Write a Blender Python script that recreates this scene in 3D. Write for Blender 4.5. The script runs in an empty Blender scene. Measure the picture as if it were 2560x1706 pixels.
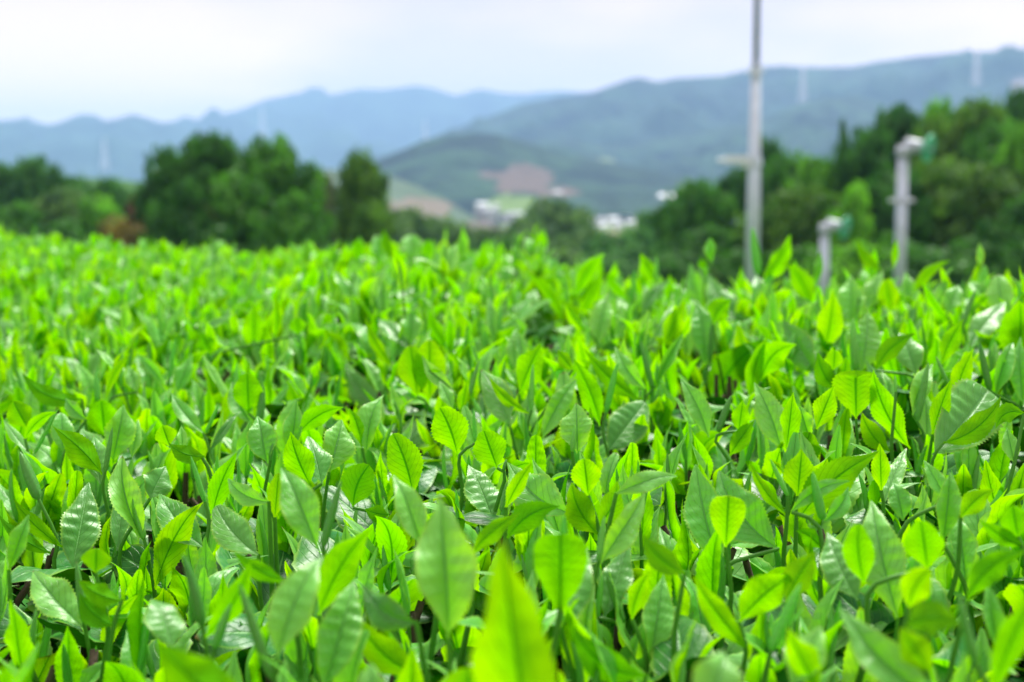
import bpy, math, random
import numpy as np
from mathutils import Vector, noise

# ------------------------------------------------------------------ camera, sky, sun, exposure
scene = bpy.context.scene
COL = scene.collection
R = math.radians
CAMZ = 1.0
PITCH = math.atan(386 / 3555.6)
cam_d = bpy.data.cameras.new('camera'); cam = bpy.data.objects.new('camera', cam_d); COL.objects.link(cam)
cam.location = (0, 0, CAMZ); cam.rotation_euler = (math.pi / 2 - PITCH, 0, 0)
cam_d.lens = 50; cam_d.sensor_width = 36; cam_d.clip_start = 0.02; cam_d.clip_end = 30000
cam_d.dof.use_dof = True; cam_d.dof.focus_distance = 0.69; cam_d.dof.aperture_fstop = 9.6
scene.camera = cam

SUN_EL, SUN_AZ = R(58), R(22)          # azimuth measured from +Y (view direction) towards +X
world = bpy.data.worlds.new('World'); scene.world = world; world.use_nodes = True
nt = world.node_tree; nt.nodes.clear()
def N(nt, t, **kw):
    n = nt.nodes.new(t)
    for k, v in kw.items(): setattr(n, k, v)
    return n
def L(nt, a, b): nt.links.new(a, b)
out = N(nt, 'ShaderNodeOutputWorld'); bg = N(nt, 'ShaderNodeBackground'); bg.inputs['Strength'].default_value = 0.1
sky = N(nt, 'ShaderNodeTexSky', sky_type='NISHITA'); sky.sun_disc = False
sky.sun_elevation = SUN_EL; sky.sun_rotation = SUN_AZ
tc = N(nt, 'ShaderNodeTexCoord'); mp = N(nt, 'ShaderNodeMapping'); mp.inputs['Scale'].default_value = (1.0, 1.0, 3.2)
L(nt, tc.outputs['Generated'], mp.inputs['Vector'])
cn = N(nt, 'ShaderNodeTexNoise'); cn.inputs['Scale'].default_value = 2.6; cn.inputs['Detail'].default_value = 4; cn.inputs['Roughness'].default_value = .5
L(nt, mp.outputs['Vector'], cn.inputs['Vector'])
cr = N(nt, 'ShaderNodeValToRGB'); cr.color_ramp.elements[0].position = .38; cr.color_ramp.elements[1].position = .56
cr.color_ramp.elements[0].color = (6.4, 5.5, 5.9, 1); cr.color_ramp.elements[1].color = (9.3, 7.25, 6.9, 1)
L(nt, cn.outputs['Fac'], cr.inputs['Fac'])
# overcast sky: zenith brighter than the horizon
sx = N(nt, 'ShaderNodeSeparateXYZ'); L(nt, tc.outputs['Generated'], sx.inputs[0])
mr = N(nt, 'ShaderNodeMapRange'); mr.inputs['From Min'].default_value = .30; mr.inputs['From Max'].default_value = 1; mr.inputs['To Min'].default_value = .72; mr.inputs['To Max'].default_value = 1.05
L(nt, sx.outputs['Z'], mr.inputs['Value'])
mr2 = N(nt, 'ShaderNodeMapRange'); mr2.inputs['From Min'].default_value = .04; mr2.inputs['From Max'].default_value = .17; mr2.inputs['To Min'].default_value = 1.12; mr2.inputs['To Max'].default_value = 0.0
L(nt, sx.outputs['Z'], mr2.inputs['Value'])
warm = N(nt, 'ShaderNodeVectorMath', operation='MULTIPLY'); warm.inputs[1].default_value = (1.12, .87, .74)
vm2 = N(nt, 'ShaderNodeVectorMath', operation='SCALE'); L(nt, cr.outputs['Color'], warm.inputs[0]); L(nt, warm.outputs[0], vm2.inputs[0]); L(nt, mr2.outputs[0], vm2.inputs['Scale'])
vm = N(nt, 'ShaderNodeVectorMath', operation='SCALE'); L(nt, cr.outputs['Color'], vm.inputs[0]); L(nt, mr.outputs[0], vm.inputs['Scale']); vadd = N(nt, 'ShaderNodeVectorMath', operation='ADD'); L(nt, vm.outputs[0], vadd.inputs[0]); L(nt, vm2.outputs[0], vadd.inputs[1])
mx = N(nt, 'ShaderNodeMixRGB'); mx.inputs['Fac'].default_value = .92
L(nt, sky.outputs['Color'], mx.inputs['Color1']); L(nt, vadd.outputs[0], mx.inputs['Color2'])
L(nt, mx.outputs['Color'], bg.inputs['Color']); L(nt, bg.outputs[0], out.inputs['Surface'])

sun_d = bpy.data.lights.new('sun', 'SUN'); sun_d.energy = 4.9; sun_d.angle = R(22); sun_d.color = (1, .97, .9)
sun = bpy.data.objects.new('sun', sun_d); COL.objects.link(sun)
sdir = Vector((math.sin(SUN_AZ) * math.cos(SUN_EL), math.cos(SUN_AZ) * math.cos(SUN_EL), math.sin(SUN_EL)))
sun.rotation_euler = (-sdir).to_track_quat('-Z', 'Y').to_euler()
vs = scene.view_settings; vs.view_transform = 'Standard'; vs.look = 'None'; vs.gamma = 1; vs.exposure = 0.6; vs.use_curve_mapping = False
cy = scene.cycles
cy.max_bounces = 10; cy.transmission_bounces = 8; cy.diffuse_bounces = 4; cy.glossy_bounces = 3; cy.volume_bounces = 2; cy.transparent_max_bounces = 8

# ------------------------------------------------------------------ helpers
FX = 3555.6; cp, sp = math.cos(PITCH), math.sin(PITCH)
CAM = np.array([0, 0, CAMZ]); FWD = np.array([0, cp, -sp]); UP = np.array([0, sp, cp]); RT = np.array([1., 0, 0])
def P(x, y, d):                        # a point at real distance d whose bearing is that of photo pixel (x, y)
    return CAM + d * (FWD + RT * (x - 1280) / FX + UP * (853 - y) / FX)
def proj(p):
    q = np.asarray(p) - CAM; d = q @ FWD
    return 1280 + FX * (q @ RT) / d, 853 - FX * (q @ UP) / d, d
def nrm(v): return v / (np.linalg.norm(v, axis=-1, keepdims=True) + 1e-12)
def tag(o, label=None, cat=None, group=None, kind=None):
    if label: o['label'] = label
    if cat: o['category'] = cat
    if group: o['group'] = group
    if kind: o['kind'] = kind
    return o
def empty(name, loc=(0, 0, 0)):
    o = bpy.data.objects.new(name, None); o.location = loc; o.empty_display_size = .05; COL.objects.link(o); return o
def mesh_obj(name, v, f, mat, parent=None, attrs=None, smooth=True, origin=None):
    """v (n,3), f: array (m,4)/(m,3) or list of polygons; attrs {name:(domain-point) array}"""
    v = np.asarray(v, dtype=np.float64)
    if origin is not None: v = v - np.asarray(origin)
    me = bpy.data.meshes.new(name)
    if isinstance(f, np.ndarray):
        m, k = f.shape
        me.vertices.add(len(v)); me.vertices.foreach_set('co', v.ravel())
        me.loops.add(m * k); me.loops.foreach_set('vertex_index', f.ravel().astype(np.int32))
        me.polygons.add(m); me.polygons.foreach_set('loop_start', np.arange(0, m * k, k, dtype=np.int32))
        me.polygons.foreach_set('loop_total', np.full(m, k, dtype=np.int32))
        me.update(calc_edges=True)
    else:
        me.from_pydata([tuple(p) for p in v], [], f); me.update()
    if smooth: me.polygons.foreach_set('use_smooth', [True] * len(me.polygons))
    for n, a in (attrs or {}).items():
        a = np.asarray(a, dtype=np.float32)
        if a.ndim == 1:
            at = me.attributes.new(n, 'FLOAT', 'POINT'); at.data.foreach_set('value', a)
        else:
            at = me.attributes.new(n, 'FLOAT_VECTOR', 'POINT'); at.data.foreach_set('vector', a.ravel())
    me.materials.append(mat)
    o = bpy.data.objects.new(name, me); COL.objects.link(o)
    if origin is not None and parent is None: o.location = tuple(origin)
    if parent: o.parent = parent
    return o

class MB:                              # small collector of solid shapes -> one mesh
    def __init__(s): s.v = []; s.f = []
    def add(s, v, f):
        b = len(s.v); s.v += [tuple(p) for p in v]; s.f += [tuple(i + b for i in q) for q in f]
    def box(s, c, h, rz=0):
        c = np.array(c, float); h = np.array(h, float); ca, sa = math.cos(rz), math.sin(rz); v = []
        for z in (-1, 1):
            for x, y in ((-1, -1), (1, -1), (1, 1), (-1, 1)):
                px, py = x * h[0], y * h[1]; v.append((c[0] + px * ca - py * sa, c[1] + px * sa + py * ca, c[2] + z * h[2]))
        s.add(v, [(3, 2, 1, 0), (4, 5, 6, 7), (0, 1, 5, 4), (1, 2, 6, 5), (2, 3, 7, 6), (3, 0, 4, 7)])
    def tube(s, pts, rad, n=10, cap=True):
        pts = [np.array(p, float) for p in pts]; m = len(pts)
        if not hasattr(rad, '__len__'): rad = [rad] * m
        v = []; prev = None
        for i in range(m):
            t = nrm(pts[min(i + 1, m - 1)] - pts[max(i - 1, 0)])
            a = prev if prev is not None else (np.array([1., 0, 0]) if abs(t[0]) < .9 else np.array([0, 1., 0]))
            b = nrm(np.cross(t, a)); a = nrm(np.cross(b, t)); prev = a
            for k in range(n):
                th = 2 * math.pi * k / n; v.append(pts[i] + rad[i] * (math.cos(th) * a + math.sin(th) * b))
        f = [(i * n + k, i * n + (k + 1) % n, (i + 1) * n + (k + 1) % n, (i + 1) * n + k) for i in range(m - 1) for k in range(n)]
        if cap: f += [tuple(range(n - 1, -1, -1)), tuple((m - 1) * n + k for k in range(n))]
        s.add(v, f)
    def build(s, name, mat, parent=None, smooth=False):
        o = mesh_obj(name, np.array(s.v), s.f, mat, parent, smooth=smooth); return o

# ------------------------------------------------------------------ materials
def newmat(name):
    m = bpy.data.materials.new(name); m.use_nodes = True; nt = m.node_tree; nt.nodes.clear()
    return m, nt, N(nt, 'ShaderNodeOutputMaterial')
def mixc(nt, fac, a, b, mode='MIX'):
    n = N(nt, 'ShaderNodeMixRGB', blend_type=mode)
    for s, x in (('Fac', fac), ('Color1', a), ('Color2', b)):
        if hasattr(x, 'is_linked'): L(nt, x, n.inputs[s])
        elif isinstance(x, (int, float)): n.inputs[s].default_value = x
        else: n.inputs[s].default_value = (*x, 1)
    return n.outputs[0]
def ma(nt, op, a, b=None, c=None, clamp=False):
    n = N(nt, 'ShaderNodeMath', operation=op); n.use_clamp = clamp
    for i, x in enumerate((a, b, c)):
        if x is None: continue
        if hasattr(x, 'is_linked'): L(nt, x, n.inputs[i])
        else: n.inputs[i].default_value = x
    return n.outputs[0]
def attr(nt, name, kind='GEOMETRY'):
    n = N(nt, 'ShaderNodeAttribute', attribute_type=kind); n.attribute_name = name; return n

def leaf_material():
    m, nt, out = newmat('tea_leaf')
    uv = attr(nt, 'luv'); age = attr(nt, 'age').outputs['Fac']; rnd = attr(nt, 'rnd').outputs['Fac']
    s = N(nt, 'ShaderNodeSeparateXYZ'); L(nt, uv.outputs['Vector'], s.inputs[0])
    u = s.outputs['X']; v = s.outputs['Y']; au = ma(nt, 'ABSOLUTE', u)     # u -1..1 across, v along
    sm = lambda lo, hi, x: (lambda n: (setattr(n.inputs['From Min'], 'default_value', lo), setattr(n.inputs['From Max'], 'default_value', hi), L(nt, x, n.inputs['Value']), n.outputs[0])[-1])(N(nt, 'ShaderNodeMapRange', interpolation_type='SMOOTHSTEP'))
    edge = sm(.84, 1.0, au)
    rib = sm(.085, .02, au)
    # lateral veins: forward-angled, arching
    ph = ma(nt, 'SUBTRACT', ma(nt, 'MULTIPLY', v, 8.5), ma(nt, 'MULTIPLY', ma(nt, 'POWER', au, 1.35), 2.6))
    ph = ma(nt, 'ADD', ph, ma(nt, 'MULTIPLY', rnd, 3.0))
    ph = ma(nt, 'ADD', ph, ma(nt, 'MULTIPLY', ma(nt, 'SIGN', u), .22))
    fr = ma(nt, 'ABSOLUTE', ma(nt, 'SUBTRACT', ma(nt, 'FRACT', ph), .5))
    vein = ma(nt, 'MULTIPLY', sm(.075, .0, fr), sm(1.0, .75, au))
    nz = N(nt, 'ShaderNodeTexNoise'); nz.inputs['Scale'].default_value = 170; nz.inputs['Detail'].default_value = 3
    geo = N(nt, 'ShaderNodeNewGeometry'); L(nt, geo.outputs['Position'], nz.inputs['Vector'])
    nz2 = N(nt, 'ShaderNodeTexNoise'); nz2.inputs['Scale'].default_value = 900; nz2.inputs['Detail'].default_value = 2; L(nt, geo.outputs['Position'], nz2.inputs['Vector'])
    big = N(nt, 'ShaderNodeTexNoise'); big.inputs['Scale'].default_value = 60; big.inputs['Detail'].default_value = 2; L(nt, geo.outputs['Position'], big.inputs['Vector'])
    bigf = sm(.35, .65, big.outputs['Fac']); ctr = sm(.75, .05, au)
    # upper side
    old = mixc(nt, rnd, (.002, .070, .007), (.010, .175, .022)); yng = mixc(nt, rnd, (.13, .60, .050), (.28, .76, .12))
    top = mixc(nt, age, old, yng)
    top = mixc(nt, ma(nt, 'MULTIPLY', sm(.35, .7, nz.outputs['Fac']), .22), top, (.12, .40, .03))
    top = mixc(nt, ma(nt, 'MULTIPLY', ctr, .38), top, mixc(nt, age, (.004, .05, .008), (.11, .42, .06)))
    top = mixc(nt, ma(nt, 'MULTIPLY', bigf, .22), top, mixc(nt, age, (.02, .15, .02), (.26, .56, .05)))
    top = mixc(nt, ma(nt, 'MULTIPLY', vein, .30), top, (.18, .42, .10))
    top = mixc(nt, ma(nt, 'MULTIPLY', edge, ma(nt, 'ADD', .25, ma(nt, 'MULTIPLY', age, .45))), top, (.36, .62, .03))
    top = mixc(nt, ma(nt, 'MULTIPLY', rib, .55), top, (.16, .45, .10))
    # under side
    oldb = (.030, .150, .020); yngb = mixc(nt, rnd, (.09, .48, .0), (.20, .60, .0))
    bot = mixc(nt, age, (.012, .15, .012), yngb)
    bot = mixc(nt, ma(nt, 'MULTIPLY', vein, .15), bot, (.05, .30, .02))
    bot = mixc(nt, ma(nt, 'MULTIPLY', rib, .6), bot, (.03, .25, .01))
    bot = mixc(nt, ma(nt, 'MULTIPLY', bigf, .3), bot, mixc(nt, age, (.02, .12, .01), (.07, .34, .01)))
    col = mixc(nt, geo.outputs['Backfacing'], top, bot)
    tip = ma(nt, 'MULTIPLY', sm(.955, .995, v), sm(.72, .80, rnd)); col = mixc(nt, tip, col, (.20, .10, .035))
    # bump
    h = ma(nt, 'ADD', ma(nt, 'MULTIPLY', ma(nt, 'SUBTRACT', 1.0, vein), .55), ma(nt, 'MULTIPLY', nz.outputs['Fac'], .8))
    h = ma(nt, 'ADD', h, ma(nt, 'MULTIPLY', nz2.outputs['Fac'], .12))
    h = ma(nt, 'ADD', h, ma(nt, 'MULTIPLY', rib, -.4))
    bp = N(nt, 'ShaderNodeBump'); bp.inputs['Strength'].default_value = .55; bp.inputs['Distance'].default_value = .0012; L(nt, h, bp.inputs['Height'])
    pb = N(nt, 'ShaderNodeBsdfPrincipled'); L(nt, col, pb.inputs['Base Color']); L(nt, bp.outputs[0], pb.inputs['Normal'])
    rg = mixc(nt, geo.outputs['Backfacing'], mixc(nt, age, (.36, .36, .36), (.44, .44, .44)), (.55, .55, .55)); L(nt, rg, pb.inputs['Roughness'])
    sl = mixc(nt, geo.outputs['Backfacing'], mixc(nt, age, (.20, .20, .20), (.85, .85, .85)), (.04, .04, .04)); L(nt, sl, pb.inputs['Specular IOR Level'])
    tcol = mixc(nt, age, (.01, .15, .002), mixc(nt, rnd, (.29, .86, .000), (.50, .95, .000)))
    tcol = mixc(nt, ma(nt, 'MULTIPLY', ctr, .5), tcol, mixc(nt, age, (.01, .15, .0), (.12, .62, .0)))
    tcol = mixc(nt, ma(nt, 'MULTIPLY', bigf, .25), tcol, mixc(nt, age, (.01, .15, .0), (.13, .64, .0)))
    tcol = mixc(nt, ma(nt, 'MULTIPLY', rib, .85), tcol, (.01, .22, .0))
    tcol = mixc(nt, ma(nt, 'MULTIPLY', vein, .22), tcol, (.10, .50, .0))
    tr = N(nt, 'ShaderNodeBsdfTranslucent'); L(nt, tcol, tr.inputs['Color']); L(nt, bp.outputs[0], tr.inputs['Normal'])
    mxs = N(nt, 'ShaderNodeMixShader'); L(nt, ma(nt, 'ADD', .05, ma(nt, 'MULTIPLY', age, .42)), mxs.inputs[0]); L(nt, pb.outputs[0], mxs.inputs[1]); L(nt, tr.outputs[0], mxs.inputs[2])
    L(nt, mxs.outputs[0], out.inputs['Surface']); return m
def stem_material():
    m, nt, out = newmat('tea_stem'); age = attr(nt, 'age').outputs['Fac']
    col = mixc(nt, age, (.02, .11, .012), (.06, .26, .015))
    g = N(nt, 'ShaderNodeNewGeometry'); nz = N(nt, 'ShaderNodeTexNoise'); nz.inputs['Scale'].default_value = 400; L(nt, g.outputs['Position'], nz.inputs['Vector'])
    col = mixc(nt, ma(nt, 'MULTIPLY', nz.outputs['Fac'], .3), col, (.2, .5, .06))
    pb = N(nt, 'ShaderNodeBsdfPrincipled'); L(nt, col, pb.inputs['Base Color']); pb.inputs['Roughness'].default_value = .4; pb.inputs['Specular IOR Level'].default_value = .3
    tr = N(nt, 'ShaderNodeBsdfTranslucent'); tr.inputs['Color'].default_value = (.12, .5, .01, 1)
    ms = N(nt, 'ShaderNodeMixShader'); ms.inputs[0].default_value = .08; L(nt, pb.outputs[0], ms.inputs[1]); L(nt, tr.outputs[0], ms.inputs[2])
    L(nt, ms.outputs[0], out.inputs['Surface']); return m
def simple_mat(name, col, rough=.6, metal=0, var=.25, scale=6, col2=None, bump=0, coord='Object'):
    m, nt, out = newmat(name); tcn = N(nt, 'ShaderNodeTexCoord'); nz = N(nt, 'ShaderNodeTexNoise')
    nz.inputs['Scale'].default_value = scale; nz.inputs['Detail'].default_value = 6; L(nt, tcn.outputs[coord], nz.inputs['Vector'])
    c2 = col2 or tuple(c * (1 - var) for c in col)
    rp = N(nt, 'ShaderNodeMapRange'); rp.inputs['From Min'].default_value = .35; rp.inputs['From Max'].default_value = .65; L(nt, nz.outputs['Fac'], rp.inputs['Value'])
    c = mixc(nt, rp.outputs[0], col, c2); pb = N(nt, 'ShaderNodeBsdfPrincipled'); L(nt, c, pb.inputs['Base Color'])
    pb.inputs['Roughness'].default_value = rough; pb.inputs['Metallic'].default_value = metal
    if bump:
        bp = N(nt, 'ShaderNodeBump'); bp.inputs['Strength'].default_value = .8; bp.inputs['Distance'].default_value = bump; L(nt, nz.outputs['Fac'], bp.inputs['Height']); L(nt, bp.outputs[0], pb.inputs['Normal'])
    L(nt, pb.outputs[0], out.inputs['Surface']); return m
def crown_material():
    m, nt, out = newmat('tree_foliage'); oi = N(nt, 'ShaderNodeObjectInfo'); rnd = attr(nt, 'rnd').outputs['Fac']
    dk = mixc(nt, 1.0, oi.outputs['Color'], (.45, .55, .6), 'MULTIPLY'); lt = mixc(nt, 1.0, oi.outputs['Color'], (1.7, 1.45, 1.3), 'MULTIPLY')
    c = mixc(nt, rnd, dk, lt)
    df = N(nt, 'ShaderNodeBsdfPrincipled'); L(nt, c, df.inputs['Base Color']); df.inputs['Roughness'].default_value = .6; df.inputs['Specular IOR Level'].default_value = .25
    tr = N(nt, 'ShaderNodeBsdfTranslucent'); L(nt, mixc(nt, 1.0, c, (1.3, 1.5, .5), 'MULTIPLY'), tr.inputs['Color'])
    ms = N(nt, 'ShaderNodeMixShader'); ms.inputs[0].default_value = .3; L(nt, df.outputs[0], ms.inputs[1]); L(nt, tr.outputs[0], ms.inputs[2])
    L(nt, ms.outputs[0], out.inputs['Surface']); return m
def land_material(name, c1, c2, scale, bump):
    m, nt, out = newmat(name); g = N(nt, 'ShaderNodeNewGeometry')
    nz = N(nt, 'ShaderNodeTexNoise'); nz.inputs['Scale'].default_value = scale; nz.inputs['Detail'].default_value = 6; nz.inputs['Roughness'].default_value = .62; L(nt, g.outputs['Position'], nz.inputs['Vector'])
    rp = N(nt, 'ShaderNodeMapRange'); rp.inputs['From Min'].default_value = .40; rp.inputs['From Max'].default_value = .62; L(nt, nz.outputs['Fac'], rp.inputs['Value'])
    c = mixc(nt, rp.outputs[0], c1, c2)
    pc = attr(nt, 'patch'); pf = attr(nt, 'patchf').outputs['Fac']
    c = mixc(nt, pf, c, pc.outputs['Color'])
    bp = N(nt, 'ShaderNodeBump'); bp.inputs['Strength'].default_value = .9; bp.inputs['Distance'].default_value = bump; L(nt, nz.outputs['Fac'], bp.inputs['Height'])
    pb = N(nt, 'ShaderNodeBsdfPrincipled'); L(nt, c, pb.inputs['Base Color']); pb.inputs['Roughness'].default_value = .9; pb.inputs['Specular IOR Level'].default_value = .1; L(nt, bp.outputs[0], pb.inputs['Normal'])
    L(nt, pb.outputs[0], out.inputs['Surface']); return m
LEAF = leaf_material(); STEM = stem_material(); CROWN = crown_material()
BARK = simple_mat('bark', (.10, .07, .045), .9, scale=14, bump=.02)
STEEL = simple_mat('galvanised_steel', (.60, .71, .77), .45, .35, .12, 9)
MOTOR = simple_mat('motor_housing', (.50, .58, .63), .4, .1, .08, 9)
GREENP = simple_mat('green_fan_plastic', (.08, .56, .28), .4, 0, .15, 9)
WHITEP = simple_mat('white_panel', (.70, .80, .84), .5, 0, .06, 9)
WALLS = simple_mat('house_wall', (.60, .60, .57), .8, 0, .1, .6)
WALLD = simple_mat('brown_house_wall', (.30, .24, .20), .8, 0, .2, .6)
ROOFG = simple_mat('pale_metal_roof', (.42, .46, .50), .5, .1, .12, .8)
ROOFD = simple_mat('dark_tile_roof', (.10, .11, .14), .6, 0, .2, .8)
GLASS = simple_mat('window_glass', (.05, .07, .09), .15, 0, .1, 1)
PYLON = simple_mat('pylon_steel', (.82, .83, .85), .5, .1, .06, .3)

# ------------------------------------------------------------------ terrain
def gz(Y):                             # ground height along the view
    return float(np.interp(Y, [-50, 9, 16, 35, 60, 120, 300, 500, 800, 1000, 1100, 1200, 1500, 2500, 9000], [0, 0, -.7, -3.2, -5.2, -12, -24, -30, -32, -30, -27, -22, -14, -8, -4]))
def fbm(x, y, s, o=4, sd=0.0): return noise.fractal(Vector((x / s, y / s, sd)), 1.0, 2.0, o)
ys = np.concatenate([np.linspace(-40, 20, 25), np.geomspace(22, 9500, 95)]); gx = np.linspace(-1, 1, 81)
gv = []
for Y in ys:
    w = 60 + abs(Y) * .9
    for g in gx:
        X = g * w; a = 0.02 if Y < 15 else min(6, Y * .02); gv.append((X, Y, gz(Y) + a * fbm(X, Y, 20 + Y * .15)))
gv = np.array(gv); nY, nX = len(ys), len(gx)
idx = np.arange(nY * nX).reshape(nY, nX)
gf = np.stack([idx[:-1, :-1].ravel(), idx[:-1, 1:].ravel(), idx[1:, 1:].ravel(), idx[1:, :-1].ravel()], 1)
patch = np.zeros((len(gv), 3)); pf = np.zeros(len(gv))
for i, (X, Y, Z) in enumerate(gv):
    if Y < 14: patch[i] = (.03, .05, .016); pf[i] = .8
    elif 500 < Y < 1400:
        n = fbm(X, Y, 160, 2, 3.)
        if n > .08: patch[i] = (.20, .30, .07); pf[i] = .9
        elif n < -.22: patch[i] = (.33, .22, .15); pf[i] = .9
tag(mesh_obj('ground', gv, gf, land_material('ground_cover', (.025, .085, .02), (.07, .16, .035), .25, .3), attrs={'patch': patch, 'patchf': pf}), kind='structure')

def ridge(name, D, pts, Lf, Lb, zb, amp, mat, nscale, patches=(), n=220):
    xs = np.array([p[0] for p in pts]); yy = np.array([p[1] for p in pts]); px = np.linspace(xs[0], xs[-1], n)
    v = []; pa = []; pff = []
    ts = np.concatenate([np.linspace(0, 1, 46), 1 + np.linspace(.08, 1, 12)])
    for t in ts:
        for x in px:
            top = P(x, np.interp(x, xs, yy), D)
            if t <= 1: dy = -(1 - t) * Lf; k = t ** .8 * (1 - .15 * math.sin(math.pi * t))
            else: dy = (t - 1) * Lb; k = 1 - (t - 1) ** 1.3
            X = top[0] * (D + dy * .5) / D; Y = top[1] + dy
            nn = fbm(X, Y, nscale, 5, D * .01) + .45 * fbm(X, Y, nscale * .22, 3, D * .02)
            side = 1
            Z = zb + (top[2] - zb) * k + amp * nn * min(1, .05 + abs(t - 1) * 3.) * min(1, k + .3)
            v.append((X, Y, Z)); c, f = (0, 0, 0), 0.
            q = proj((X, Y, Z))
            for (cx, cy_, rx, ry, cc) in patches:
                e = ((q[0] - cx) / rx) ** 2 + ((q[1] - cy_) / ry) ** 2 + .95 * fbm(X, Y, nscale * .35, 3, 5.)
                if e < 1 and t <= 1: c, f = cc, .95
            pa.append(c); pff.append(f)
    idx = np.arange(len(ts) * n).reshape(len(ts), n)
    f = np.stack([idx[:-1, :-1].ravel(), idx[:-1, 1:].ravel(), idx[1:, 1:].ravel(), idx[1:, :-1].ravel()], 1)
    return tag(mesh_obj(name, np.array(v), f, mat, attrs={'patch': np.array(pa), 'patchf': np.array(pff)}), kind='structure')
FM = land_material('far_forest', (.003, .017, .020), (.034, .085, .052), .007, 34)
FM2 = land_material('near_forest', (.003, .018, .018), (.030, .082, .040), .018, 16)
SOIL = (.125, .092, .075); FIELD = (.16, .26, .06); TAN = (.17, .14, .10)
ridge('hills', 6500, [(250, 360), (400, 345), (470, 322), (520, 300), (600, 276), (700, 250), (770, 236), (797, 226), (832, 240), (900, 224), (960, 226), (1040, 216), (1085, 222), (1140, 240), (1200, 221), (1260, 234), (1310, 236), (1400, 228), (1500, 236), (1700, 260), (2100, 300)], 2200, 900, -60, 190, FM, 800)
ridge('hills', 4800, [(-500, 330), (-200, 330), (0, 304), (50, 300), (120, 320), (200, 305), (280, 304), (330, 288), (400, 306), (470, 324), (560, 350), (700, 380), (900, 430)], 1500, 800, -50, 130, FM, 600)
ridge('hills', 3100, [(950, 400), (1100, 335), (1200, 300), (1300, 262), (1400, 240), (1480, 234), (1560, 205), (1595, 196), (1640, 205), (1700, 195), (1800, 188), (1880, 172), (1950, 166), (2050, 168), (2130, 168), (2200, 153), (2280, 142), (2380, 130), (2450, 128), (2520, 125), (2600, 116), (2900, 100), (3200, 90)], 1100, 900, -40, 105, FM, 380,
      [(2540, 215, 30, 14, (.35, .28, .3))])
ridge('hills', 2300, [(1100, 420), (1250, 350), (1400, 345), (1550, 365), (1750, 330), (1900, 300), (1980, 268), (2060, 243), (2140, 240), (2230, 262), (2350, 280), (2600, 270), (2900, 260)], 800, 700, -30, 55, FM2, 260,
      [(1505, 415, 36, 20, (.14, .20, .08)), ])
ridge('hill', 1450, [(840, 470), (900, 425), (960, 395), (1050, 355), (1120, 338), (1180, 332), (1250, 338), (1330, 360), (1420, 388), (1520, 405), (1650, 430), (1850, 470), (2100, 520)], 380, 400, -22, 10, FM2, 160,
      [(1290, 450, 95, 36, SOIL), (1390, 480, 60, 14, SOIL), (1270, 505, 75, 22, FIELD)])
ridge('hill', 950, [(760, 420), (900, 428), (960, 435), (1040, 465), (1120, 505), (1180, 540), (1300, 590), (1500, 640)], 300, 250, -32, 4, land_material('slope_fields', (.06, .11, .06), (.10, .145, .085), .03, 1.5), 90,
      [(1040, 520, 95, 26, TAN), (1210, 575, 60, 26, SOIL)])
ridge('hill', 240, [(-500, 420), (-100, 425), (0, 430), (150, 440), (300, 450), (450, 465), (700, 505), (900, 540), (1060, 560), (1200, 600), (1400, 640)], 110, 120, -24, 1.6, land_material('wooded_slope', (.02, .085, .02), (.08, .19, .04), .09, 1.2), 22)

# ------------------------------------------------------------------ houses in the valley
def house_proto(wall, roof):
    r = empty('house'); W_, D_, H_ = 5.5, 4, 5.2
    b = MB(); b.box((0, 0, H_ / 2 - 4), (W_, D_, H_ / 2 + 4)); b.add([(-W_, -D_, H_), (-W_, D_, H_), (-W_, 0, H_ + 2)], [(0, 2, 1)]); b.add([(W_, -D_, H_), (W_, D_, H_), (W_, 0, H_ + 2)], [(0, 1, 2)]); b.build('wall', wall, r)
    b = MB()
    for s in (-1, 1):
        a = [(-W_ - .6, s * (D_ + .7), H_ - .3), (W_ + .6, s * (D_ + .7), H_ - .3), (W_ + .6, 0, H_ + 2.1), (-W_ - .6, 0, H_ + 2.1)]
        v = a + [(x, y, z + .22) for x, y, z in a]; b.add(v, [(0, 1, 2, 3), (7, 6, 5, 4), (0, 4, 5, 1), (1, 5, 6, 2), (2, 6, 7, 3), (3, 7, 4, 0)])
    b.build('roof', roof, r)
    for x in (-3.4, 0, 3.4):
        for z in (1.3, 3.9):
            if x == 0 and z < 2: continue
            w = MB(); w.box((x, -D_ - .03, z), (.8, .05, .6)); w.build('window', GLASS, r)
    w = MB(); w.box((0, -D_ - .03, .9), (.5, .05, 1.0)); w.build('door', WALLD, r)
    return r
def copy_tree(o, parent=None):
    c = o.copy(); COL.objects.link(c); c.parent = parent
    for ch in o.children: copy_tree(ch, c)
    return c
HP = {'w': house_proto(WALLS, ROOFG), 'd': house_proto(WALLD, ROOFD), 'v': house_proto(WALLS, ROOFD)}
used = set()
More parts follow.
